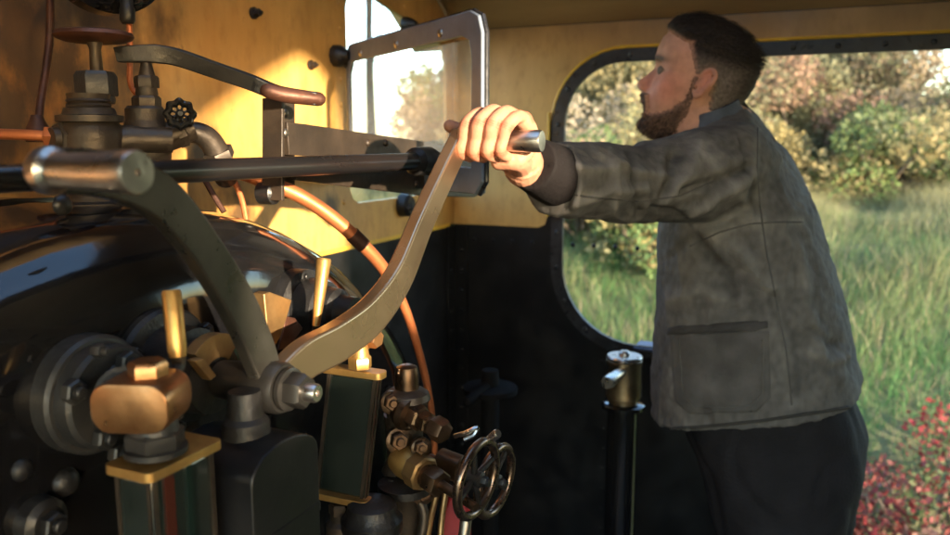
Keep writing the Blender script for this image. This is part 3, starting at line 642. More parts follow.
# ------------------------------------------------------------------ steam fountain, upper left
fo_ = thing('steam_fountain', 'dull bronze steam fountain on top of the boiler with a brown handwheel on its stem', 'valve', Zp(95, 212, 1.475))
d1 = .83; k = d1 / 800
def dz(name, px, py, d, axis, prof, m, parent, n=28):
    bm = B(); lathe(bm, D(px, py, d), axis, prof, n); return obj(name, bm, m, parent)
dz('body', 96, 200, d1, Z, [(-12 * k, 36 * k), (-2 * k, 36 * k), (0, 27 * k), (20 * k, 23 * k), (26 * k, 23 * k), (27 * k, 29 * k), (33 * k, 29 * k), (34 * k, 26 * k), (44 * k, 27 * k), (62 * k, 30 * k), (72 * k, 29 * k), (76 * k, 26 * k), (77 * k, 31 * k), (83 * k, 31 * k), (84 * k, 25 * k), (90 * k, 23 * k), (91 * k, 20 * k), (93 * k, 21 * k), (95 * k, 19 * k), (97 * k, 21 * k), (99 * k, 19 * k), (104 * k, 20 * k)], M['dull_bronze'], fo_)
bm = B(); nut(bm, D(97, 96, d1), Z, 20 * k, 24 * k, .35); lathe(bm, D(97, 104, d1), Z, [(0, 17 * k), (4 * k, 18 * k), (8 * k, 17 * k)], 24); obj('bonnet_nut', bm, M['grey_iron'], fo_)
dz('stem', 97, 74, d1, Z, [(0, 6.5 * k), (24 * k, 5.5 * k), (32 * k, 8 * k)], M['dull_bronze'], fo_, 16)
bm = B(); lathe(bm, D(94, 36, d1), Z, [(-7 * k, 12 * k), (-5.5 * k, 28 * k), (-3 * k, 35 * k), (0, 37.5 * k), (3.5 * k, 36 * k), (5 * k, 31 * k), (3 * k, 24 * k), (3 * k, 8 * k)], 40); obj('handwheel', bm, M['dark_copper'], fo_)
bm = B(); a_ = D(96, 138, d1); b_ = D(58, 138, d1 - .03); e_ = (b_ - a_).normalized(); lathe(bm, a_, e_, [(0, 15 * k), (22 * k, 16 * k), (24 * k, 13 * k), (44 * k, 10 * k)], 22); nut(bm, a_ + e_ * 26 * k, e_, 17 * k, 12 * k, .2); obj('side_branch', bm, M['dull_bronze'], fo_)
bm = B(); lathe(bm, D(108, 140, d1), V((.6, .7, 0)), [(0, 14 * k), (20 * k, 15 * k), (34 * k, 13 * k), (60 * k, 13 * k)], 22); obj('bridge', bm, M['dull_bronze'], fo_)
lv = thing('lever_valve', 'round bodied bronze valve with stacked hex nuts and a long dark curved lever on top', 'valve', D(147, 170, .87))
d2 = .87; k = d2 / 800
bm = B(); lathe(bm, D(148, 160, d2), Z, [(-34 * k, 22 * k), (-28 * k, 22 * k), (-27 * k, 14 * k), (-16 * k, 14 * k), (0, 22 * k), (18 * k, 24 * k), (30 * k, 22 * k), (38 * k, 19 * k), (40 * k, 18.5 * k), (50 * k, 18.5 * k), (53 * k, 16 * k)], 32); obj('body', bm, M['dull_bronze'], lv)
bm = B(); nut(bm, D(147, 109, d2), Z, 14 * k, 13 * k, .3); lathe(bm, D(147, 97, d2), Z, [(0, 10 * k), (3 * k, 11 * k), (10 * k, 10 * k)], 20); nut(bm, D(147, 88, d2), Z, 12 * k, 12 * k, .1); obj('gland_nut', bm, M['dull_bronze'], lv)
bm = B(); lathe(bm, D(147, 76, d2), Z, [(0, 8 * k), (14 * k, 5 * k), (30 * k, 5 * k)], 16); nut(bm, D(147, 52, d2), Z, 5 * k, 4 * k); obj('stem', bm, M['dull_bronze'], lv)
bm = B(); Lp = [D(119, 55, .85), D(135, 54, .86), D(158, 54, .87), D(180, 58, .88), D(215, 70, .90), D(250, 82, .92), D(275, 92, .93), D(296, 96, .94), D(319, 99, .95)]
bar(bm, Lp, [.017, .018, .020, .019, .0185, .018, .0175, .017, .016], .013, RT.lerp(Hh, .75), 6, .12); lev = obj('lever', bm, M['iron'], lv, 30, .0012)
bm = B(); tube(bm, [D(268, 90.5, .925), D(285, 95, .932), D(318, 99, .952)], [.0096, .0098, .0092], 14, 3, True, flat=(V((0, 0, 1)), .92)); obj('grip', bm, M['dark_copper'], lev)
bm = B(); a_ = D(160, 140, d2); b_ = D(182, 132, .88); e_ = (b_ - a_).normalized(); lathe(bm, a_, e_, [(0, 14 * k), (20 * k, 14 * k), (22 * k, 12 * k), (34 * k, 12 * k)], 20); nut(bm, a_ + e_ * 16 * k, e_, 15 * k, 10 * k, .3); obj('outlet', bm, M['dull_bronze'], lv)
bm = B(); tube(bm, [D(172, 136, .88), D(190, 132, .89), D(206, 137, .9), D(216, 150, .91), D(222, 164, .92), D(226, 178, .95)], [9 * k, 11 * k, 12 * k, 12.5 * k, 12 * k, 12 * k], 20, 5); nut(bm, D(217, 150, .91), (D(222, 164, .92) - D(216, 150, .91)), 16 * k, 12 * k); obj('elbow', bm, M['dull_bronze'], lv)
hw = thing('small_handwheel', 'small black fluted handwheel facing us beside the lever valve', 'handwheel', D(180, 114, .86))
hax = V((.74, -.66, .1)).normalized()
bm = B(); c = D(180, 114, .85); u, v = ortho(hax); k = .85 / 800; rings = []
ns = 80
for i in range(ns):
    a = 2 * PI * i / ns; r_ = 15.5 * k * (1 + .07 * math.cos(8 * a)); o = u * math.cos(a) + v * math.sin(a)
    rings.append([bm.verts.new(c + o * (r_ - 4 * k + 4 * k * math.cos(2 * PI * j / 10)) + hax * 4 * k * math.sin(2 * PI * j / 10)) for j in range(10)])
ring_faces(bm, rings + [rings[0]]); rim_ = obj('rim', bm, M['gloss_black'], hw)
bm = B()
for i in range(8):
    a = 2 * PI * (i + .5) / 8; o = u * math.cos(a) + v * math.sin(a); tube(bm, [c, c + o * 11 * k], 1.3 * k, 6)
lathe(bm, c - hax * 3 * k, hax, [(0, 4.5 * k), (5 * k, 4.5 * k), (8 * k, 2.5 * k)], 12); obj('spokes', bm, M['iron'], hw)
bm = B(); tube(bm, [c, c - hax * .05], 3 * k, 10); obj('spindle', bm, M['iron'], hw)
# pressure gauge hanging into the frame
pg = thing('pressure_gauge', 'underside of a black pressure gauge at the top edge with a copper pipe leaving it', 'gauge', D(118, -50, .9))
pc_ = D(118, -48, .9); bm = B(); lathe(bm, pc_ - V((.03, 0, 0)), (1, -.35, 0), [(0, .062), (.006, .068), (.03, .068), (.036, .06), (.037, .055), (.032, .054)], 44); obj('case', bm, M['gloss_black'], pg)
bm = B(); lathe(bm, D(128, 24, .9), Z, [(0, .006), (.004, .0085), (.016, .0085), (.02, .007), (.034, .0065)], 14); obj('union', bm, M['iron'], pg)
bm = B(); tube(bm, [D(129, 23, .9), D(130, 40, .9), D(130, 62, .9), D(130, 80, .9), D(134, 91, .9), D(142, 96, .9), D(150, 97, .9)], .0032, 10, 5); obj('pipe', bm, M['pipe_copper'], pg)
# pipes on the left
bm = B(); P_ = [D(50, -20, .95), D(50, 30, .95), D(46, 70, .94), D(41, 100, .93), D(39, 118, .92), D(40, 132, .91)]; tube(bm, P_, .0046, 12, 6); lathe(bm, D(39, 142, .9), Z, [(0, .013), (.008, .015), (.014, .013), (.024, .008), (.03, .006)], 16)
tag(obj('lubricator_pipe', bm, M['dark_copper'], None), 'thin dark pipe running down the ochre sheet at the far left', 'pipe')
bm = B(); tube(bm, [D(-60, 134, .80), D(-10, 134, .80), D(30, 135, .80), D(56, 137, .805)], .0055, 12, 5); nut(bm, D(46, 136, .803), D(60, 137, .805) - D(20, 135, .8), .0105, .012)
tag(obj('copper_pipe', bm, M['pipe_copper'], None), 'horizontal copper pipe entering the fountain from the left edge', 'pipe')
# long black rod
rp = [D(-120, 186, .43), D(-20, 178.5, .52), D(110, 174, .66), D(250, 169, .82), D(438, 160.5, 1.06)]
r0 = Xp(-30, 180, -.52); r1 = Xp(436, 160.5, -.52)
M['rod_black'] = mat('rod_black', (.008, .0075, .008), .3, 0, color2=(.016, .009, .007), noise_scale=10, stretch=(1, .3, 1), lo=.5, hi=.75, rough_var=.1)
rod = thing('reach_rod', 'long straight black rod crossing above the boiler behind both regulator levers', 'rod', r0)
bm = B(); dd = (r1 - r0).normalized(); tube(bm, [r0 - dd * .6, r0, r1], [.0092, .0098, .0118], 18); obj('shaft', bm, M['rod_black'], rod)
bm = B(); lathe(bm, r1 - dd * .07, dd, [(0, .013), (.008, .019), (.045, .02), (.06, .016), (.075, .012)], 20); obj('boss', bm, M['iron'], rod)
# bracket
XK = -.64
br = thing('rod_bracket', 'riveted brown steel bracket arm behind the black rod below the front window', 'bracket', Xp(276, 150, XK))
bm = B(); plate(bm, [Xp(x, y, XK) for x, y in ((282, 122), (300, 124), (445, 145), (478, 164), (478, 168), (430, 163), (284, 155))], [], (.008, 0, 0)); obj('upper_arm', bm, M['brown_steel'], br, 30, .001)
bm = B(); plate(bm, [Xp(x, y, XK + .004) for x, y in ((300, 160), (478, 160), (483, 174), (482, 193), (470, 197), (424, 196), (290, 180))], [], (.008, 0, 0)); obj('lower_arm', bm, M['brown_steel'], br, 30, .001)
bm = B(); plate(bm, [Xp(x, y, XK) for x, y in ((280, 156), (430, 160), (430, 164), (280, 160))], [], (.03, 0, 0)); obj('web', bm, M['brown_steel'], br, 30, .001)
bm = B(); plate(bm, [Xp(x, y, XK - .001) for x, y in ((262, 98), (265, 98), (265, 200), (262, 200))], [], (.03, 0, 0)); plate(bm, [Xp(x, y, XK - .012) for x, y in ((263, 98), (290, 102), (290, 196), (263, 203))], [], (.008, 0, 0)); obj('upright', bm, M['brown_steel'], br, 30, .001)
for px, py, x, m in ((272, 112, XK - .003, 'steel'), (285, 113, XK - .003, 'steel'), (285, 133, XK + .008, 'steel'), (368, 143, XK + .008, 'brown_steel'), (386, 143, XK + .008, 'brown_steel'), (416, 184, XK + .012, 'brown_steel'), (462, 185, XK + .012, 'iron')):
    bm = B(); dome(bm, Xp(px, py, x), (1, 0, 0), .0058, .004, 14); obj('rivet', bm, M[m], br)
bm = B(); p = Xp(268, 193, XK); lathe(bm, p - V((.01, 0, 0)), (1, 0, 0), [(0, .014), (.02, .014), (.024, .01)], 18); bolt(bm, p + V((.012, 0, 0)), (1, 0, 0), .0065); obj('foot_bolt', bm, M['iron'], br)
# bright copper pipe sweeping down
cpp = thing('bent_copper_pipe', 'orange sunlit copper pipe sweeping down from the rod past the long lever', 'pipe', D(432, 420, 1.2))
cp_ = [D(228, 168, .98), D(262, 180, 1.0), D(300, 196, 1.02), D(332, 217, 1.04), D(362, 244, 1.06), D(386, 272, 1.09), D(404, 306, 1.12), D(417, 345, 1.15), D(427, 385, 1.18), D(433, 425, 1.2), D(436, 480, 1.22)]
bm = B(); tube(bm, cp_, [.0092, .0092, .0092, .0092, .0092, .0085, .0066, .006, .0055, .005, .005], 16, 6); obj('pipe', bm, M['pipe_copper'], cpp)
bm = B(); a_, b_ = D(352, 234, 1.052), D(364, 246, 1.062); lathe(bm, a_, b_ - a_, [(0, .0105), ((b_ - a_).length, .0105)], 16); obj('sleeve', bm, M['dark_copper'], cpp)
for i, (pts, m) in enumerate(((((228, 172), (236, 185), (242, 200), (246, 220)), 'pipe_copper'), (((205, 180), (214, 196), (224, 212)), 'dark_copper'))):
    bm = B(); tube(bm, [D(x, y, .97) for x, y in pts], .0036, 10, 5)
    tag(obj('thin_pipe', bm, M[m], None), 'thin orange pipe dropping behind the rod onto the boiler' if i == 0 else 'thin dark pipe dropping behind the rod, left of the orange one', 'pipe')
# black column with brass tap
M['old_brass'] = mat('old_brass', (.27, .20, .12), .36, .9, color2=(.12, .085, .05), noise_scale=22, rough_var=.1)
sd = thing('sander_valve', 'black column with a brass tap on top standing below the window sill', 'valve', (D(621, 400, 1.72).x, D(621, 400, 1.72).y, 0))
ct = D(623, 404, 1.72); k = 1.72 / 800
bm = B(); lathe(bm, (ct.x, ct.y, 0), Z, [(0, .06), (.02, .06), (.024, .034), (ct.z - .012, .033), (ct.z - .008, .046), (ct.z, .046), (ct.z + .004, .04)], 28); obj('column', bm, M['gloss_black'], sd)
bm = B(); lathe(bm, ct, Z, [(0, .03), (.012, .034), (.016, .034), (.018, .038), (.05, .037), (.085, .036), (.09, .038), (.098, .038), (.1, .035)], 32); obj('tap_body', bm, M['old_brass'], sd)
bm = B(); lathe(bm, ct + V((0, 0, .1)), Z, [(0, .037), (.005, .038), (.008, .036), (.008, .012), (.014, .012), (.018, .008)], 28); obj('tap_cap', bm, M['bright_steel'], sd)
bm = B(); p0, p1 = D(624, 370, 1.69), D(607, 383, 1.60); lathe(bm, p0, p1 - p0, [(0, .011), (.04, .012), ((p1 - p0).length - .01, .014), ((p1 - p0).length, .012)], 18); obj('tap_handle', bm, M['bright_steel'], sd)
# dim fittings on the black sheet
M['sooty'] = mat('sooty', (.004, .004, .0045), .8, spec=.1)  # extra dark matt black, the corner's dimness put into its colour
hd = thing('handbrake', 'dim black handbrake spindle with a crank on the dark front corner', 'handbrake', (D(490, 400, 1.75).x, D(490, 400, 1.75).y, 0))
p = D(490, 392, 1.75); bm = B(); lathe(bm, (p.x, p.y, 0), Z, [(0, .05), (.03, .05), (.035, .02), (p.z - .01, .02), (p.z, .06), (p.z + .012, .06), (p.z + .016, .02), (p.z + .05, .018)], 20); obj('column', bm, M['sooty'], hd)
bm = B(); tube(bm, [p + V((0, 0, .02)), D(468, 402, 1.68)], .012, 12, 0, True); obj('crank', bm, M['sooty'], hd)
# ------------------------------------------------------------------ person
YM = 1.56
pz = Yp(770, 430, YM)
man = thing('person', 'bearded man in a worn dark work jacket and black trousers gripping the regulator handle', 'person', (pz.x, YM, 0))
MO = V(man.location)
def G(v, c, s): return math.exp(-((v - c) / s) ** 2)
def interp(tab, z):
    if z <= tab[0][0]: return tab[0][1]
    for (a, x), (b, y) in zip(tab, tab[1:]):
        if z <= b:
            t = (z - a) / (b - a); t = t * t * (3 - 2 * t) * .35 + t * .65; return x + (y - x) * t
    return tab[-1][1]
FR = [(-.118, .034), (-.113, .056), (-.107, .068), (-.098, .0765), (-.088, .080), (-.08, .0805), (-.07, .086), (-.055, .0905), (-.04, .089), (-.02, .0875), (0, .085), (.012, .091), (.022, .097), (.04, .099), (.06, .096), (.078, .087), (.092, .072), (.104, .052), (.112, .028), (.116, .004)]
BK = [(-.122, -.02), (-.112, -.012), (-.1, .0), (-.08, .035), (-.06, .062), (-.04, .080), (-.02, .088), (0, .095), (.02, .098), (.04, .097), (.06, .090), (.08, .077), (.095, .059), (.106, .043), (.113, .02), (.116, .004)]
WD = [(-.122, .016), (-.118, .026), (-.11, .036), (-.095, .049), (-.08, .056), (-.06, .062), (-.04, .0665), (-.02, .0695), (0, .072), (.02, .0745), (.04, .0755), (.06, .072), (.08, .061), (.095, .047), (.106, .031), (.113, .015), (.116, .003)]
def headpt(ph, z, extra=0):
    """local head point: f forward, y side, z up"""
    f, b, w_ = interp(FR, z), interp(BK, z), interp(WD, z)
    c, s = math.cos(ph), math.sin(ph); ex = 2 / 2.35
    cx = math.copysign(abs(c) ** ex, c); sy = math.copysign(abs(s) ** ex, s)
    x = (f if c > 0 else b) * cx; y = w_ * sy
    if c > .05:
        ay = abs(y)
        hn = interp([(-.058, 0), (-.052, .006), (-.046, .020), (-.038, .028), (-.028, .0245), (-.015, .016), (0, .008), (.012, .002), (.022, 0)], z)
        x += hn * math.exp(-(ay / (.0075 + .006 * G(z, -.042, .016))) ** 2)
        x += .009 * G(ay, .0135, .006) * G(z, -.043, .008)
        x -= .011 * G(ay, .031, .014) * G(z, 0, .011)
        x += .007 * G(ay, .031, .011) * G(z, -.002, .008) + .0035 * G(ay, .032, .012) * G(z, .0062, .0032) + .002 * G(ay, .032, .011) * G(z, -.008, .003)
        x += .0045 * G(ay, .028, .020) * G(z, .019, .008)
        x += .004 * G(ay, 0, .022) * G(z, -.067, .0045) + .005 * G(ay, 0, .019) * G(z, -.079, .005) - .003 * G(ay, 0, .02) * G(z, -.0728, .0022)
        x += .004 * G(ay, 0, .02) * G(z, -.104, .011)
        y *= 1 + .05 * G(z, -.02, .02) * G(ay, .055, .02)
    n = V((c * w_, s * max(f, b), (z - .0) * .55)).normalized()
    return V((x, y, z)) + n * extra
# head frame: forward -X, tipped up a little and turned away a touch
HS = .935
hc = Yp(699, 82, YM)
hm = Matrix.Rotation(R(9), 3, 'Z') @ Matrix.Rotation(R(17.5), 3, 'Y') @ Matrix(((-1, 0, 0), (0, -1, 0), (0, 0, 1)))
def HP(p): return hc + (hm @ V(p)) * HS
def head_shell(bm, extra=lambda ph, z: 0, nph=120, nz=110, zmin=-.122):
    rings = []
    for j in range(nz + 1):
        z = zmin + (.116 - zmin) * (1 - math.cos(PI * j / nz)) / 2
        rings.append([bm.verts.new(HP(headpt(2 * PI * i / nph, z, extra(2 * PI * i / nph, z)))) for i in range(nph)])
    ring_faces(bm, rings); bm.faces.new(list(reversed(rings[0]))); bm.faces.new(rings[-1])
bm = B(); head_shell(bm)
# ears
for s in (1, -1):
    def E(a, b, o): return HP((-.006 - a * .94 - b * .2, s * (.0725 + o * 1.25), .0 - .006 + b * .97 - a * .18))
    rim = [(-.003, -.018, -.001), (.004, -.024, .004), (.011, -.018, .008), (.0145, -.004, .012), (.0185, .010, .015), (.018, .021, .015), (.010, .029, .012), (.001, .028, .008), (-.005, .020, .003), (-.006, .010, 0)]
    tube(bm, [E(*p) for p in rim], [.0042, .0062, .0048, .0036, .0038, .004, .004, .004, .0036, .003], 10, 5)
    tube(bm, [E(.009, -.012, .008), E(.012, .002, .010), (E(.012, .014, .010)), E(.006, .021, .008)], [.003, .0032, .003, .0025], 8, 4)
    tube(bm, [E(.006, -.016, .001), E(.009, 0, .004), E(.009, .02, .005)], [.007, .0125, .010], 12, 4, True, flat=(hm @ V((0, 1, 0)), .28))
    tube(bm, [E(-.005, -.006, .001), E(-.004, .003, .002)], .004, 8, 0, True)
# neck and upper chest
n0, n1, n2 = HP((-.028, 0, -.045)), Yp(722, 134, YM), Yp(732, 175, YM)
tube(bm, [n0, HP((-.022, 0, -.095)), n1, n2], [.060, .060, .064, .09], 28, 5)
tube(bm, [HP((.02, 0, -.10)), n1 + V((-.02, 0, -.01))], [.042, .045], 20, 4)
# body core under the clothes
tube(bm, [Yp(735, 180, YM), Yp(745, 250, YM), Yp(760, 330, YM), Yp(770, 420, YM)], [.085, .12, .115, .12], 20, 4, True)
shL = Yp(722, 168, 1.385); shR = Yp(728, 168, 1.74)
hR0 = Xp(462, 141, XL)                     # where the handle leaves the lever
yb, zb2 = hR0.y, hR0.z
wr = V((hR0.x + .056, yb + .070, zb2 - .026))   # wrist
sl0, sl1, sl2 = shL, D(632, 184, 1.28), D(548, 178, 1.145)
tube(bm, [Yp(735, 170, YM), shL], [.08, .055], 16); tube(bm, [Yp(735, 170, YM), shR], [.08, .055], 16)
elR = V((shR.x + .07, shR.y + .01, 1.19)); wrR = V((shR.x + .02, shR.y - .02, 1.10))
tube(bm, [shR, elR, wrR], [.05, .04, .027], 14, 4)
body_core = bm
def chain(bm, pts, rs, n=14): tube(bm, pts, rs, n, 5, True)
hb = B()
tube(hb, [sl0, sl1, (sl2 + wr) / 2, wr], [.048, .042, .031, .0245], 18, 5)
# left hand round the handle (bar along X): polar points in the Y-Z plane, angle from +Y
def pol(x, a, r, dy=0, dz=0):
    r *= .84; return V((hR0.x + x, yb + r * math.cos(R(a)) + dy, zb2 + r * math.sin(R(a)) + dz))
fx_ = [.017, .0345, .052, .068]; sc_ = [.98, 1.06, 1.02, .88]
mcps = []; JOINTS = []
for i in range(4):
    s = sc_[i]; x = fx_[i]
    m_ = pol(x + .008, 60, .041 * s, .004); p_ = pol(x + .001, 142, .0375 * s); d_ = pol(x - .008, 214, .0285 * s ** .5); t_ = pol(x - .007, 282, .0245)
    mid = pol(x + .009, 102, .0405 * s)
    chain(hb, [m_, mid, p_, (p_ + d_) / 2 + V((0, -.002, 0)), d_, t_], [.0104 * s, .0088 * s, .0098 * s, .0081 * s, .0086 * s, .0072 * s])
    mcps.append(m_); JOINTS.append((p_, (d_ - mid).normalized())); JOINTS.append((d_, (t_ - p_).normalized())); JOINTS.append((m_, (p_ - m_).normalized()))
wl = [wr + V((-.016, -.004, .006)), wr + V((-.007, -.001, .008)), wr + V((.002, 0, .006)), wr + V((.009, .002, 0))]
for i in range(4):
    chain(hb, [mcps[i], mcps[i].lerp(wl[i], .5) + V((0, .004, .004)), wl[i]], [.011, .0135, .0155])
chain(hb, [wr + V((-.004, 0, -.004)), pol(.066, 312, .036), pol(.045, 298, .0345)], [.019, .0155, .011])           # heel of the palm
chain(hb, [wr + V((-.02, 0, 0)), pol(.045, 330, .034), pol(.018, 345, .032), pol(-.004, 20, .030), pol(-.022, 60, .026)], [.016, .0145, .012, .0105, .0085])   # thumb along the far side
chain(hb, [pol(.02, 30, .031), pol(.045, 28, .034), pol(.066, 20, .038)], [.011, .0125, .013])
chain(hb, [pol(.076, 70, .034), pol(.079, 25, .036), pol(.077, -20, .035), pol(.07, -55, .033)], [.0105, .0118, .0118, .011])
hand = remesh(hb, .0014, 2, .4)
# right hand, relaxed
rb = B(); tube(rb, [wrR + V((.01, 0, .06)), wrR, wrR + V((-.012, 0, -.035))], [.03, .024, .03], 16, 4)
for i in range(4):
    b0_ = wrR + V((-.028 + .018 * i, .004, -.075)); L_ = (.075, .085, .08, .062)[i]
    chain(rb, [wrR + V((-.018 + .01 * i, 0, -.03)), b0_, b0_ + V((-.006, -.008, -L_ * .5)), b0_ + V((-.01, -.026, -L_ * .85)), b0_ + V((-.01, -.038, -L_))], [.014, .0105, .0095, .0085, .007])
chain(rb, [wrR + V((-.015, -.006, -.02)), wrR + V((-.042, -.015, -.055)), wrR + V((-.05, -.022, -.09))], [.014, .0115, .009])
rhand = remesh(rb, .002, 3, .4)
core = remesh(body_core, .0019, 2, .4)
bm = B()
for b_ in (core, hand, rhand):
    me = bpy.data.meshes.new('t'); b_.to_mesh(me); b_.free(); bm.from_mesh(me); bpy.data.meshes.remove(me)
body = obj('body', bm, M['skin'], man, 0)
# skin tint: ruddy face, warmer knuckles
C_ = co(body.data) + np.array(MO, np.float32)
tint = np.tile(np.array([.46, .245, .165], np.float32), (len(C_), 1))
inv = hm.inverted(); Hl = (C_ - np.array(hc)) @ np.array(inv).T / HS
onhead = (C_[:, 2] > n1.z - .02) & (C_[:, 0] > hc.x - .3)
def gz(a, c, s): return np.exp(-((a - c) / s) ** 2)
ruddy = onhead * np.clip(gz(Hl[:, 2], -.03, .035) * gz(Hl[:, 0], .075, .05) + .9 * gz(Hl[:, 0], -.015, .02) * gz(np.abs(Hl[:, 1]), .083, .012) * gz(Hl[:, 2], 0, .035), 0, 1)
tint += ruddy[:, None] * np.array([.03, -.055, -.04], np.float32)
onhand = (np.linalg.norm(C_ - np.array(wr + V((-.02, -.05, .02))), axis=1) < .11)
tint = np.where(onhand[:, None], tint * np.array([[.93, .80, .72]]), tint)  # hand pushed towards orange, sunlight put into the skin colour
for jp, jd in JOINTS:
    rel = C_ - np.array(jp); a_l = rel @ np.array(jd); near = (np.linalg.norm(rel, axis=1) < .0135)
    tint += (near * np.exp(-(a_l / .006) ** 2))[:, None] * np.array([[.0, -.04, -.03]])
    for o_ in (-.0028, 0, .0028): tint *= (1 - .34 * near * np.exp(-((a_l - o_) / .0007) ** 2))[:, None]
lips = onhead * gz(Hl[:, 2], -.073, .009) * gz(Hl[:, 1], 0, .022) * (Hl[:, 0] > .07)
tint += lips[:, None] * np.array([-.06, -.12, -.07], np.float32)
brow = onhead * gz(Hl[:, 2], .0195, .0055) * np.clip(1.4 * gz(np.abs(Hl[:, 1]), .033, .021), 0, 1) * (Hl[:, 0] > .05)
tint *= (1 - .8 * np.clip(brow * 1.3, 0, 1))[:, None]
lash = onhead * gz(Hl[:, 2], -.0005, .0028) * np.clip(1.5 * gz(np.abs(Hl[:, 1]), .034, .011), 0, 1) * (Hl[:, 0] > .045)
tint *= (1 - .75 * np.clip(lash, 0, 1))[:, None]
set_tint(body, tint)
# eyes
for s in (1, -1):
    bm = B(); ellipsoid(bm, HP((.0722, s * .031, -.001)), (.0108,) * 3, None, 20, 14); e = obj('eye', bm, M['cloth'], man, 0)
    c_ = co(e.data) + np.array(MO, np.float32); dist = np.linalg.norm((c_ - np.array(HP((.0885, s * .031, 0)))), axis=1)
    set_tint(e, np.where((dist < .0065)[:, None], np.array([[.03, .025, .02]]), np.array([[.13, .105, .09]])))
# hair and beard: shells that leave the skin only where hair grows, plus strands
def sstep(x, a, b): t = min(1, max(0, (x - a) / (b - a))); return t * t * (3 - 2 * t)
def hairline(p):           # how much hair grows at a local head point
    f, y, z = p
    front = .052 + .0 * y
    top = sstep(z - (.058 + .35 * max(0, f - .05)), -.004, .012)
    # crown and sides behind the temple line
    lim = .044 - .5 * max(0, .060 - z) if z > .0 else .014 + .2 * z
    lim += .004 * noise.noise(V((f * 170, y * 120, z * 170)))
    side = sstep(lim - f, -.008, .022) * sstep(z, -.035, -.018)
    nape = sstep(-.022 - f + .008 * noise.noise(V((f * 90, y * 90, z * 90))), -.004, .02) * sstep(z, -.088, -.05)
    ear = 1 - .999 * G(f, -.014, .015) * G(z, -.004, .026) * (abs(y) > .05)
    return max(top if f < .094 else top * sstep(.104 - f, 0, .01), side * ear, nape)
def hair_th(ph, z):
    p = headpt(ph, z); h = hairline(p); f = p.x
    up = sstep(z, .042, .075)
    th = .003 + .003 * sstep(z, 0, .05) + up * (.004 + .009 * sstep(f, -.02, .07)) * (1 - .65 * sstep(f, .066, .094)) + .002 * sstep(-f, .05, .09) * sstep(z, -.05, .03)
    th *= 1 + .22 * noise.noise(V((p.x * 60, p.y * 90, p.z * 30)))
    return -.004 + (th + .004) * h
def beard_mask(p):
    f, y, z = p
    line = -.002 + interp([(-.01, .0), (.0, -.012), (.02, -.042), (.035, -.060), (.05, -.071), (.065, -.078), (.08, -.083)], f) + .0035 * noise.noise(V((f * 140, y * 140, z * 140)))
    lo = sstep(line - z, -.006, .018) * sstep(f, -.002, .016)
    sb = sstep(f, -.006, .002) * sstep(.016 - f, -.002, .008) * sstep(.012 - z, 0, .012) * (abs(y) > .045)
    mouth = G(z, -.0735, .0055) * (abs(y) < .019) * (f > .07)
    must = sstep(-.0485 - z, 0, .004) * sstep(z, -.071 - .02 * sstep(abs(y), .016, .024), -.066 - .02 * sstep(abs(y), .016, .024)) * sstep(f, .060, .070) * sstep(.034 - abs(y), 0, .005)
    return max(max(lo, must) * (1 - mouth), sb * .8)
def beard_th(ph, z):
    p = headpt(ph, z); h = beard_mask(p)
    th = .0035 + .0085 * sstep(-z, .07, .11) + .004 * sstep(p.x, .05, .085)
    th *= 1 + .3 * noise.noise(V((p.x * 90, p.y * 90, p.z * 60)))
    return -.004 + (th + .004) * h
bm = B(); head_shell(bm, hair_th, 200, 160, -.085); hr = obj('hair', bm, M['hair'], man, 0)
def local(o): return ((co(o.data) + np.array(MO, np.float32)) - np.array(hc)) @ np.array(inv).T / HS
l_ = local(hr); up_ = np.clip((l_[:, 2] - .012) / .04, 0, 1); back = np.clip((-l_[:, 0] - .045) / .04, 0, 1) * np.clip((l_[:, 2] + .05) / .05, 0, 1); up_ = np.maximum(up_, back * .8)
hm_ = np.array([hairline(tuple(q)) for q in l_]); eb = np.clip((hm_ - .42) / .5, 0, 1)[:, None]
hair_c = (np.array([[.14, .115, .098]]) * (1 - up_[:, None]) + np.array([[.026, .020, .017]]) * up_[:, None])
set_tint(hr, np.array([[.33, .18, .125]]) * (1 - eb) + hair_c * eb)
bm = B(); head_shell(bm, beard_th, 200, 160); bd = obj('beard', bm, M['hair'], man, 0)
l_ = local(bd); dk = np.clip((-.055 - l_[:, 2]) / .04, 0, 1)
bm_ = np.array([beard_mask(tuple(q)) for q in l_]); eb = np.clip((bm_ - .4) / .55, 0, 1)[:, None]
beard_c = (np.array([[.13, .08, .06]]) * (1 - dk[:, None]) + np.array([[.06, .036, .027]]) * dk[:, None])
set_tint(bd, np.array([[.34, .18, .125]]) * (1 - eb) + beard_c * eb)
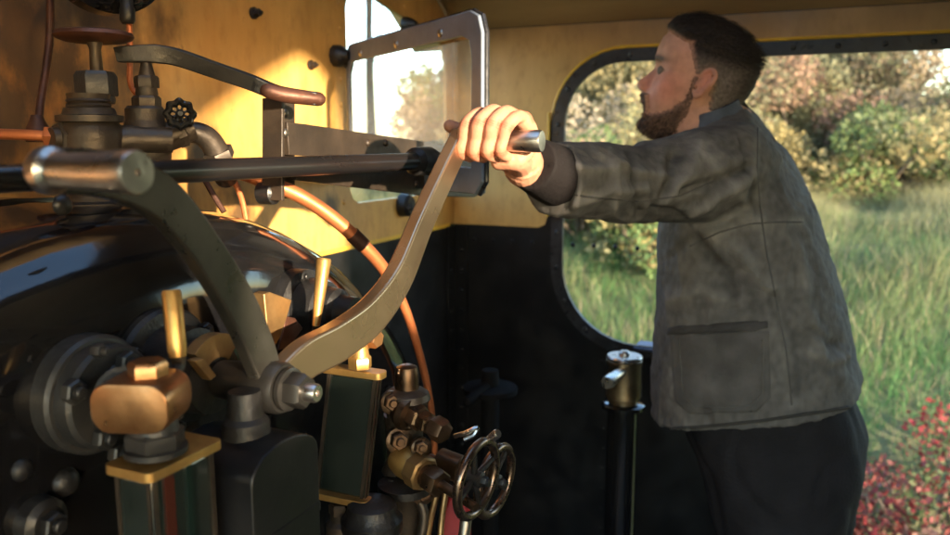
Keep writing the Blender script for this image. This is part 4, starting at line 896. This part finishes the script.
def strands(parent, name, mask, th, length, n, flow, tints, zr):
    vs, fs, cs = [], [], []; tries = 0
    while len(fs) < n and tries < n * 12:
        tries += 1; ph = random.uniform(0, 2 * PI); z = random.uniform(*zr)
        p = headpt(ph, z); m_ = mask(p)
        if m_ < random.uniform(.12, .85): continue
        t = th(ph, z); a = HP(headpt(ph, z, t - .0015)); nn = (HP(headpt(ph, z, t + .01)) - HP(headpt(ph, z, t))).normalized()
        fl = hm @ V(flow(p)); L_ = length(p) * random.uniform(.6, 1.3)
        d = (nn * .75 + fl + V((random.gauss(0, .25), random.gauss(0, .25), random.gauss(0, .25)))).normalized()
        b1_ = a + d * L_ * .55; b2_ = a + (d * .6 + fl * .6).normalized() * L_
        sd_ = d.cross(nn + V((.01, .02, .03))); sd_ = (sd_.normalized() if sd_.length > 1e-5 else V((0, 1, 0))) * .0007
        i = len(vs); vs += [a - sd_, a + sd_, b1_ + sd_ * .8, b1_ - sd_ * .8, b2_]; fs += [(i, i + 1, i + 2, i + 3), (i + 3, i + 2, i + 4)]
        c = tints(p); q = random.uniform(.7, 1.4); cs += [[x * q for x in c]] * 5
    me = bpy.data.meshes.new(name); me.from_pydata([v - MO for v in vs], [], fs); o = bpy.data.objects.new(name, me); me.materials.append(M['hair']); link(o, parent); set_tint(o, np.array(cs)); return o
strands(hr, 'hair_strands', hairline, hair_th, lambda p: .003 + .016 * sstep(p.z, .03, .075), 11000, lambda p: V((-1.1, 0, .15 if p.x > .03 else -.3)) if p.z > .03 else V((-.5, 0, -.8)), lambda p: (.03, .024, .02) if p.z > .03 or p.x < -.06 else (.13, .105, .09), (-.07, .115))
strands(bd, 'beard_strands', beard_mask, beard_th, lambda p: .005 + .006 * sstep(-p.z, .06, .11), 8000, lambda p: V((.15, 0, -.7)), lambda p: (.10, .06, .042), (-.12, .01))

# ---- jacket
def sect(px_f, py_f, px_b, py_b, w_, n=40, e=2.6, yc=YM):
    a, b = Yp(px_f, py_f, yc), Yp(px_b, py_b, yc); c = (a + b) / 2; h = (b - a) / 2; out = []
    for i in range(n):
        t = 2 * PI * i / n; ct_, st_ = math.cos(t), math.sin(t)
        out.append(c + h * math.copysign(abs(ct_) ** (2 / e), ct_) + V((0, w_ * math.copysign(abs(st_) ** (2 / e), st_), 0)))
    return out
SEC = [(655, 404, 863, 388, .206), (656, 392, 861, 376, .203), (657, 360, 857, 360, .200), (659, 310, 846, 310, .198), (661, 262, 832, 258, .200), (663, 222, 816, 210, .204), (668, 190, 800, 176, .206), (676, 165, 786, 152, .198), (686, 151, 772, 136, .168), (694, 142, 762, 123, .126), (699, 134, 754, 114, .086), (703, 128, 748, 108, .066)]
jb = B(); rings = [[jb.verts.new(p) for p in sect(*s)] for s in SEC]
ring_faces(jb, rings); jb.faces.new(list(reversed(rings[0]))); jb.faces.new(rings[-1])
tube(jb, [Yp(738, 166, YM - .05), Yp(728, 169, 1.415), D(700, 174, 1.315), D(664, 181, 1.285), D(626, 184, 1.25), D(585, 181, 1.185), D(552, 180, 1.13)], [.075, .080, .077, .068, .061, .0565, .0525], 30, 6)
tube(jb, [Yp(738, 160, YM + .05), shR + V((0, 0, .01)), elR + V((.0, .01, 0)), wrR + V((0, .0, .05))], [.08, .078, .062, .05], 24, 6)
jb = remesh(jb, .0042, 12, .5)
jk = obj('jacket', jb, M['cloth'], man, 0)
me = jk.data
def bvh(o):
    m_ = o.data; return BVHTree.FromPolygons([tuple(v.co + MO) for v in m_.vertices], [tuple(p.vertices) for p in m_.polygons])
T0 = bvh(jk)
def hit(px, py, tree=None):
    loc, nrm, i, d = (tree or T0).ray_cast(CAM, ray(px, py).normalized()); return loc, nrm
def polyhits(pts, k=14, tree=None):
    out = []
    for (a, b), (c, d) in zip(pts, pts[1:]):
        m_ = max(2, int(math.dist((a, b), (c, d)) / 3))
        for i in range(m_):
            l, n_ = hit(a + (c - a) * i / m_, b + (d - b) * i / m_, tree)
            if l: out.append((l, n_))
    return out
P0 = co(me).astype(np.float64) + np.array(MO)
nr = np.empty(len(me.vertices) * 3, np.float32); me.vertices.foreach_get('normal', nr); nr = nr.reshape(-1, 3)
disp = np.zeros(len(P0))
def dist_to(pts):
    pts = np.array([tuple(p) for p in pts]); out = np.full(len(P0), 9.0)
    for q in pts: out = np.minimum(out, ((P0 - q) ** 2).sum(1))
    return np.sqrt(out)
FOLDS = [([(556, 160), (590, 170), (625, 166)], .004, .008), ([(575, 205), (610, 192), (650, 190)], .005, .009), ([(600, 155), (640, 172), (672, 176)], .004, .008),
         ([(648, 218), (668, 190), (676, 150)], -.006, .009), ([(660, 205), (690, 175), (700, 140)], .005, .010), ([(690, 215), (730, 190), (755, 175)], .006, .011), ([(684, 190), (720, 180), (752, 166)], -.006, .008),
         ([(700, 228), (735, 215), (762, 220)], .005, .010), ([(712, 236), (745, 258), (770, 290)], .005, .012), ([(700, 245), (728, 275), (735, 310)], -.005, .010), ([(742, 140), (752, 180), (758, 225)], -.004, .006),
         ([(670, 300), (700, 290), (740, 305)], .004, .012), ([(800, 250), (806, 300), (822, 350)], .004, .013), ([(775, 300), (790, 345), (796, 395)], -.005, .010), ([(812, 330), (828, 345), (845, 340)], -.004, .008), ([(810, 352), (830, 362), (850, 356)], .004, .008),
         ([(640, 215), (660, 210), (690, 218)], -.005, .007), ([(566, 150), (572, 180), (566, 212)], -.003, .006), ([(610, 150), (618, 180), (612, 214)], .0035, .008), ([(630, 152), (636, 185), (640, 216)], -.004, .007)]
for pts, a, s in FOLDS:
    hs = polyhits(pts)
    if hs: disp += 1.5 * a * np.exp(-(dist_to([h[0] for h in hs]) / s) ** 2)
def crease(p, s, o): return max(0., 1 - abs(noise.noise(V((p[0] * s[0] + o, p[1] * s[1], p[2] * s[2])))) * 7)
nzv = np.array([noise.noise(V(p) * 11) * .0026 - .0026 * crease(p, (7, 7, 9), 0) + .0024 * crease(p, (12, 12, 6), 4) + .0013 * crease(p, (24, 24, 11), 9) - .0010 * crease(p, (19, 19, 27), 14) + noise.noise(V((p[0] * 26, p[1] * 26, p[2] * 15))) * .003 + noise.noise(V(p) * 55) * .001 for p in P0])
Pn = P0 + nr * (disp + nzv)[:, None]
me.vertices.foreach_set('co', (Pn - np.array(MO)).astype(np.float32).ravel()); me.update()
# faded, rubbed cloth: paler on raised folds and the seams of the garment
base = np.array([.062, .056, .051]); fade = np.array([.195, .176, .158])
wn_ = np.array([noise.noise(V(p) * 7 + V((3, 1, 2))) * .6 + noise.noise(V((p[0] * 30, p[1] * 30, p[2] * 12))) * .5 for p in P0])
fine = np.array([noise.noise(V(p) * 90) + .6 * noise.noise(V((p[0] * 160, p[1] * 160, p[2] * 60))) for p in P0])
wear = np.clip(.30 + wn_ * .10 + fine * .22 + np.clip(disp, -.004, .006) * 60 + np.clip(nzv, -.006, .006) * 16, 0, 1)
SEAMS = [[(758, 128), (757, 170), (760, 205), (766, 250), (776, 300), (786, 350), (792, 408)], [(690, 246), (720, 232), (750, 224), (775, 222), (806, 222)], [(552, 192), (590, 197), (640, 202), (680, 196), (716, 180)], [(700, 150), (722, 172), (744, 200), (757, 222)]]
for s_ in SEAMS:
    hs = polyhits(s_)
    if hs: wear += .5 * np.exp(-(dist_to([h[0] for h in hs]) / .009) ** 2) * (.6 + wn_)
wear = np.clip(wear, 0, 1)
set_tint(jk, base + (fade - base) * wear[:, None])
T1 = bvh(jk)
for s_ in SEAMS[:3]:
    hs = polyhits(s_, tree=T1); bm = B()
    tube(bm, [l - n_ * .0004 for l, n_ in hs], .0016, 6); o = obj('seam', bm, M['cloth'], jk, 0)
    set_tint(o, np.tile([[.085, .078, .072]], (len(o.data.vertices), 1)))
def patch(name, pts, lift, tint, res=3.0, parent=jk):
    """a sewn-on piece of cloth lying on the jacket inside an outline"""
    xs = [p[0] for p in pts]; ys_ = [p[1] for p in pts]; nx = int((max(xs) - min(xs)) / res) + 1; ny = int((max(ys_) - min(ys_)) / res) + 1
    top, bot = min(ys_), max(ys_)
    def edges(y):
        c = []
        for (a, b), (c_, d) in zip(pts, pts[1:] + pts[:1]):
            if (b <= y < d) or (d <= y < b): c.append(a + (c_ - a) * (y - b) / (d - b))
        return (min(c), max(c)) if len(c) >= 2 else None
    bm = B(); rows = []
    for j in range(ny + 1):
        e = edges(top + .01 + (bot - top - .02) * j / ny)
        if not e: continue
        row = []
        for i in range(nx + 1):
            x = e[0] + (e[1] - e[0]) * i / nx; l, n_ = hit(x, top + (bot - top) * j / ny, T1)
            if l is None: row = None; break
            edge = min(i, nx - i, j, ny - j); li = lift * (-.5 if edge == 0 else 1)
            row.append(bm.verts.new(l + n_ * li))
        if row: rows.append(row)
    ring_faces(bm, rows, False)
    o = obj(name, bm, M['cloth'], parent, 0)
    c_ = co(o.data); nn = np.array([noise.noise(V(p) * 25) for p in c_]); t = np.array(tint)
    set_tint(o, t * (1 + .35 * nn[:, None])); return o
patch('pocket', [(668, 334), (770, 330), (772, 398), (756, 413), (690, 415), (674, 402)], .003, (.080, .072, .066))
patch('pocket_welt', [(667, 326), (768, 320), (769, 330), (667, 336)], .0035, (.052, .047, .045))
hs = polyhits([(680, 338), (684, 395), (696, 408), (752, 405), (763, 392), (762, 336)], tree=T1); bm = B(); tube(bm, [l + n_ * .0035 for l, n_ in hs], .0014, 6); o = obj('stitching', bm, M['cloth'], jk, 0); set_tint(o, np.tile([[.09, .083, .072]], (len(o.data.vertices), 1)))
hs = polyhits([(658, 429), (700, 427), (760, 421), (820, 412), (856, 406)], tree=T1); bm = B(); tube(bm, [l + n_ * .0005 for l, n_ in hs], .003, 6); o = obj('hem', bm, M['cloth'], jk, 0); set_tint(o, np.tile([[.045, .041, .036]], (len(o.data.vertices), 1)))
# collar
bm = B(); rings = []
cA = (Yp(690, 141, YM), Yp(752, 113, YM)); cB = (Yp(692, 124, YM), Yp(744, 97, YM))
for t, gr in ((0, .004), (.35, .002), (.7, 0), (1, .001), (1.04, -.002), (1, -.006), (.5, -.007), (0, -.006)):
    a = cA[0].lerp(cB[0], t); b = cA[1].lerp(cB[1], t); c = (a + b) / 2; h = (b - a) / 2; h = h * (1 + gr / h.length)
    rings.append([bm.verts.new(c + h * math.cos(2 * PI * i / 48) + V((0, (.073 - .005 * t + gr) * math.sin(2 * PI * i / 48), .006 * math.sin(4 * PI * i / 48 + .6)))) for i in range(4, 45)])
ring_faces(bm, rings + [rings[0]], False); cl = obj('collar', bm, M['cloth'], man, 50); set_tint(cl, np.tile([[.075, .088, .108]], (len(cl.data.vertices), 1)) * (1 + .3 * np.array([noise.noise(V(p) * 40) for p in co(cl.data)]))[:, None])
# cuff of the jumper below the sleeve
bm = B(); a_, b_ = D(560, 178, 1.145), wr + V((.006, .018, -.004)); dd_ = (b_ - a_).normalized()
tube(bm, [a_, a_.lerp(b_, .5), b_ - dd_ * .004, b_], [.044, .041, .036, .029], 28, 4); cf = obj('cuff', bm, M['cloth'], man, 0); set_tint(cf, np.tile([[.007, .005, .005]], (len(cf.data.vertices), 1)))
# trousers
tb = B()
TS = [(678, 395, 852, 385, .17), (688, 425, 860, 412, .175), (700, 450, 866, 440, .178), (708, 480, 866, 470, .178), (714, 505, 861, 495, .175), (720, 530, 855, 520, .17)]
rings = [[tb.verts.new(p) for p in sect(*s, e=2.4)] for s in TS]; ring_faces(tb, rings); tb.faces.new(list(reversed(rings[0]))); tb.faces.new(rings[-1])
hipx = Yp(786, 515, YM).x; hz = Yp(786, 500, YM).z
feet = []
for s in (-1, 1):
    hp = V((hipx, YM + s * .088, hz)); kn = V((hipx - .03, YM + s * .10, .47)); an = V((hipx + .02, YM + s * .11, .09)); feet.append(an)
    tube(tb, [hp, V((hipx - .01, YM + s * .09, hz - .12)), kn, (kn + an) / 2 + V((.015, 0, 0)), an], [.105, .1, .072, .066, .062], 24, 5)
tb = remesh(tb, .007, 8, .5); to = obj('trousers', tb, M['cloth'], man, 0)
c_ = co(to.data); tn = np.array([noise.noise(V(p) * 9) * .008 - .005 * crease(p, (8, 8, 5), 2) + noise.noise(V((p[0] * 24, p[1] * 24, p[2] * 10))) * .004 for p in c_])
nr_ = np.empty(len(to.data.vertices) * 3, np.float32); to.data.vertices.foreach_get('normal', nr_)
to.data.vertices.foreach_set('co', (c_ + nr_.reshape(-1, 3) * tn[:, None]).astype(np.float32).ravel()); to.data.update()
set_tint(to, np.tile([[.012, .0105, .012]], (len(c_), 1)))
for an in feet:
    bm = B(); tube(bm, [an + V((.02, 0, .1)), an + V((.02, 0, .02)), an + V((.015, 0, -.03))], [.05, .05, .048], 18, 4, True)
    tube(bm, [an + V((.04, 0, -.045)), an + V((-.04, 0, -.035)), an + V((-.13, 0, -.05)), an + V((-.19, 0, -.058))], [.042, .05, .045, .028], 18, 5, True)
    bm = remesh(bm, .006, 5)
    for v in bm.verts: v.co.z = max(v.co.z, .004)
    bt_ = obj('boot', bm, M['cloth'], man, 0); set_tint(bt_, np.tile([[.012, .010, .009]], (len(bt_.data.vertices), 1)))

# ------------------------------------------------------------------ outside
def bank(x, y):
    y = abs(y) if y > 0 else 0
    b = 2.3 * (1 / (1 + math.exp(-(y - 5.3) * 1.15)) - 1 / (1 + math.exp(5.3 * 1.15)))
    return -1.4 + b + (.12 * noise.noise(V((x * .5, y * .5, 0))) + .05 * noise.noise(V((x * 2, y * 2, 3)))) * (1 if 2 < y < 40 else .15)
gx = [-400, -200, -100, -60] + [-40 + i * .8 for i in range(76)] + [40, 60, 100, 200, 400]; gy = [-400, -150, -60, -20, -6, 0, 2] + [2.4 + .4 * i for i in range(50)] + [30, 50, 100, 200, 500]
bm = B(); g_ = [[bm.verts.new((x, y, bank(x, y))) for x in gx] for y in gy]; ring_faces(bm, g_, False)
M['soil'] = mat('soil', (.055, .075, .022), .95, color2=(.10, .085, .04), noise_scale=1.6, bump=.6, bump_scale=14)
tag(obj('ground', bm, M['soil'], None, 0), None, None, kind='structure')
def cards(name, P, Nn, size, cols, m, parent=None, aspect=1.6, origin=V((0, 0, 0))):
    """many small leaf-shaped faces: centres P, directions Nn"""
    n = len(P); P = np.asarray(P) - np.array(origin); d = np.asarray(Nn); d /= np.linalg.norm(d, axis=1)[:, None] + 1e-9
    r = rng.normal(size=(n, 3)); u = np.cross(d, r); u /= np.linalg.norm(u, axis=1)[:, None] + 1e-9
    s = (size * rng.uniform(.6, 1.4, n))[:, None]
    v = d * s * aspect
    verts = np.stack([P - v * .5, P + u * s * .5, P + v * .5, P - u * s * .5], 1).reshape(-1, 3)
    me = bpy.data.meshes.new(name); me.vertices.add(4 * n); me.vertices.foreach_set('co', verts.astype(np.float32).ravel())
    me.loops.add(4 * n); me.loops.foreach_set('vertex_index', np.arange(4 * n, dtype=np.int32)); me.polygons.add(n)
    me.polygons.foreach_set('loop_start', np.arange(0, 4 * n, 4, dtype=np.int32)); me.update(calc_edges=True); me.validate()
    o = bpy.data.objects.new(name, me); me.materials.append(m); link(o, parent)
    set_tint(o, np.repeat(np.asarray(cols) * .88, 4, 0)); return o
def pal(n, cols, var=.3):
    c = np.array(cols)[rng.integers(0, len(cols), n)]; return np.clip(c * rng.uniform(1 - var, 1 + var, (n, 1)), 0, 1)
# tall grass on the bank
def grass():
    n = 170000; x = rng.uniform(-9, 4.5, n); y = rng.uniform(3.6, 10.2, n); V4 = []; C = []
    z = np.array([bank(a, b) for a, b in zip(x, y)])
    clump = np.array([noise.noise(V((a * 1.3, b * 1.3, 5))) for a, b in zip(x, y)])
    h = (.10 + .13 * rng.random(n)) * (1 + .9 * np.clip(clump, -.6, 1)) * np.clip((y - 2.2) / 4, .35, 1.1)
    an = rng.uniform(0, 2 * PI, n); wv = np.stack([np.cos(an), np.sin(an), np.zeros(n)], 1) * (.0018 + .002 * rng.random(n))[:, None]
    ln = np.stack([rng.normal(.1, .35, n), rng.normal(0, .3, n), np.ones(n)], 1) * h[:, None]
    p = np.stack([x, y, z - .02], 1); mid = p + ln * np.array([.4, .4, .6]); tip = p + ln
    v = np.stack([p - wv, p + wv, mid + wv * .8, mid - wv * .8, tip], 1).reshape(-1, 3)
    base = np.arange(n) * 5
    faces = [(b, b + 1, b + 2, b + 3) for b in base] + [(b + 3, b + 2, b + 4) for b in base]
    me = bpy.data.meshes.new('grass'); me.from_pydata(v.tolist(), [], faces); o = bpy.data.objects.new('grass', me); me.materials.append(M['leaf']); link(o)
    t = np.clip((y - 5.7) / 2.4 + rng.normal(0, .25, n) + clump * .7, 0, 1)[:, None]
    c = np.array([[.062, .17, .05]]) * (1 - t) + np.array([[.225, .215, .10]]) * t
    dry = (rng.random(n) < .16)[:, None]; c = np.where(dry, [[.29, .25, .15]], c) * rng.uniform(.84, 1.16, (n, 1))
    set_tint(o, np.repeat(c * .9, 5, 0)); tag(o, 'tall green and straw coloured grass covering the bank', 'grass', kind='stuff')
grass()
def crown(blobs, dens, size):
    P, Nn = [], []
    for c, r in blobs:
        n = int(dens * (r[0] * r[1] * r[2]) ** (2 / 3)); u = rng.normal(size=(n, 3)); u /= np.linalg.norm(u, axis=1)[:, None]
        rad = rng.uniform(.35, 1.08, (n, 1)) ** .5; P.append(np.array(c) + u * rad * np.array(r)); Nn.append(u + rng.normal(0, .8, (n, 3)))
    return np.concatenate(P), np.concatenate(Nn)
def plant(name, label, cat, x, y, h, wdt, cols, nblob, dens, size, trunk=True, group=None, low=.1, limbs=6):
    z = bank(x, y); t = thing(name, label, cat, (x, y, z - .05), group); bl = []
    for i in range(nblob):
        a = rng.uniform(0, 2 * PI); q = rng.uniform(0, 1); hh = low + (1 - low) * rng.uniform(0, 1); k = wdt * (.5 if trunk else .62) * math.sqrt(max(.05, 1 - ((hh - .5) / .62) ** 2)) * q
        s = wdt * rng.uniform(.13, .27); bl.append(((x + k * math.cos(a), y + k * math.sin(a), z + h * hh), (s, s, s * rng.uniform(.6, 1.1))))
    bm = B()
    if trunk: tube(bm, [(x, y, z - .1), (x + rng.normal(0, .08), y, z + h * .35), (x + rng.normal(0, .15), y, z + h * .85)], [.05 * wdt ** .5 + .03, .05 * wdt ** .5, .015], 9, 5)
    for b in bl[:limbs + (0 if trunk else 4)]:
        st = V((x, y, z + (h * .3 if trunk else 0))); en = V(b[0]); tube(bm, [st, st.lerp(en, .5) + V((0, 0, .1 * h * .3)), en], [.03, .02, .008], 6, 4)
    obj('trunk' if trunk else 'stem', bm, M['bark'], t, 0)
    P, Nn = crown(bl, dens, size); c = np.array([pal(1, cols, .25)[0] for _ in bl]); cnt = [int(dens * (r[0] * r[1] * r[2]) ** (2 / 3)) for _, r in bl]
    cc_ = np.repeat(c, cnt, 0) * rng.uniform(.78, 1.22, (len(P), 1))
    cards('crown' if trunk else 'foliage', P, Nn, size, cc_, M['leaf'], t, origin=V(t.location)); return t
OL = [(.20, .19, .10), (.24, .215, .12), (.17, .17, .09)]; TAN = [(.32, .25, .16), (.28, .22, .14), (.35, .285, .19)]; YEL = [(.34, .27, .11), (.31, .255, .12), (.27, .25, .12)]; RED = [(.20, .025, .028), (.26, .05, .045), (.16, .04, .035)]; RUS = [(.30, .19, .12), (.26, .16, .11), (.32, .23, .14)]; GRN = [(.10, .15, .05), (.13, .18, .06), (.17, .2, .085)]
G_ = 'autumn trees along the top of the bank'
for lab, px, dist, h, w_, cols in (
    ('yellow leaved tree seen through the cab window left of the man', 590, 11.5, 3.6, 2.4, YEL + OL), ('thin trunked tan tree seen in the window between the sleeve and the beard', 640, 12.5, 4.2, 2.6, TAN + OL),
    ('olive tree directly behind the head of the man', 715, 11.5, 4.0, 2.6, OL), ('rust and tan tree right of the head of the man', 790, 12, 4.1, 2.8, RUS + TAN), ('olive and tan tree in the middle of the right window part', 846, 11.5, 4.0, 2.3, OL + TAN),
    ('low russet tree at the right edge under the bright sky gap', 945, 11.5, 1.1, 2.2, RUS + OL), ('tall tan tree just beyond the right edge', 1120, 12, 4.2, 2.4, TAN),
    ('tall green and red tree whose crown shows above the frame of the front window', 372, 15, 6.2, 2.6, GRN + RED), ('red and pink leaved tree seen through the pane of the front window', 436, 13, 1.75, 1.2, TAN + GRN + RED[:1]), ('olive tree beyond the front wall, left of the yellow tree', 520, 12.5, 3.7, 2.6, OL + YEL)):
    p = D(px, 150, dist); plant('tree', lab, 'tree', p.x, p.y, h, w_, cols, 34, 5600, .046, True, G_, .62 if px == 372 else .12)
G_ = 'bushes on the bank'
for lab, px, dist, h, w_, cols in (('tan bramble bush at the foot of the trees left of the man', 600, 8.4, 1.1, 1.8, TAN + YEL), ('green bush low on the bank below the sleeve', 640, 6.6, .75, 1.4, GRN + YEL), ('yellow green bush behind the shoulder of the man', 770, 9.0, .9, 2.0, OL + YEL), ('pale straw bush in the right half of the window', 880, 8.8, .85, 1.7, YEL + GRN), ('olive bush at the right edge half way up, under the sky gap', 950, 9.2, 1.0, 1.8, OL + GRN), ('russet scrub at the tree foot right beside the shoulder of the man', 800, 10.2, 1.5, 2.2, RUS + OL), ('olive and tan scrub filling the middle of the right window part', 870, 10.4, 1.6, 2.4, OL + TAN), ('tan scrub under the bright sky gap at the right', 935, 10.4, .85, 2.2, TAN + RUS), ('olive scrub behind the forearm, left of the beard', 610, 10.2, 1.5, 2.2, OL + YEL), ('hazel scrub hidden mostly behind the neck of the man', 690, 10.2, 1.5, 2.2, OL + TAN), ('small orange tinted bush showing below the forearm', 580, 7.2, .8, 1.2, RUS + GRN)):
    p = D(px, 180, dist); plant('bush', lab, 'bush', p.x, p.y, h, w_, cols, 18, 4200, .034, False, G_, .0)
for lab, px, py, d, h, w_ in (('red leaved bush low at the right edge beside the track', 932, 505, 4.1, .75, 1.25), ('dull pink dock bush close beside the hip of the man', 880, 520, 4.2, .6, 1.0)):
    p = D(px, py, d); plant('bush', lab, 'bush', p.x, p.y, h, w_, RED[2:] + RED[:1] + [(.19, .10, .08), (.11, .14, .06)] + ([(.24, .13, .12), (.16, .16, .08)] if 'pink' in lab else []), 15, 3600, .024, False, G_, .0)
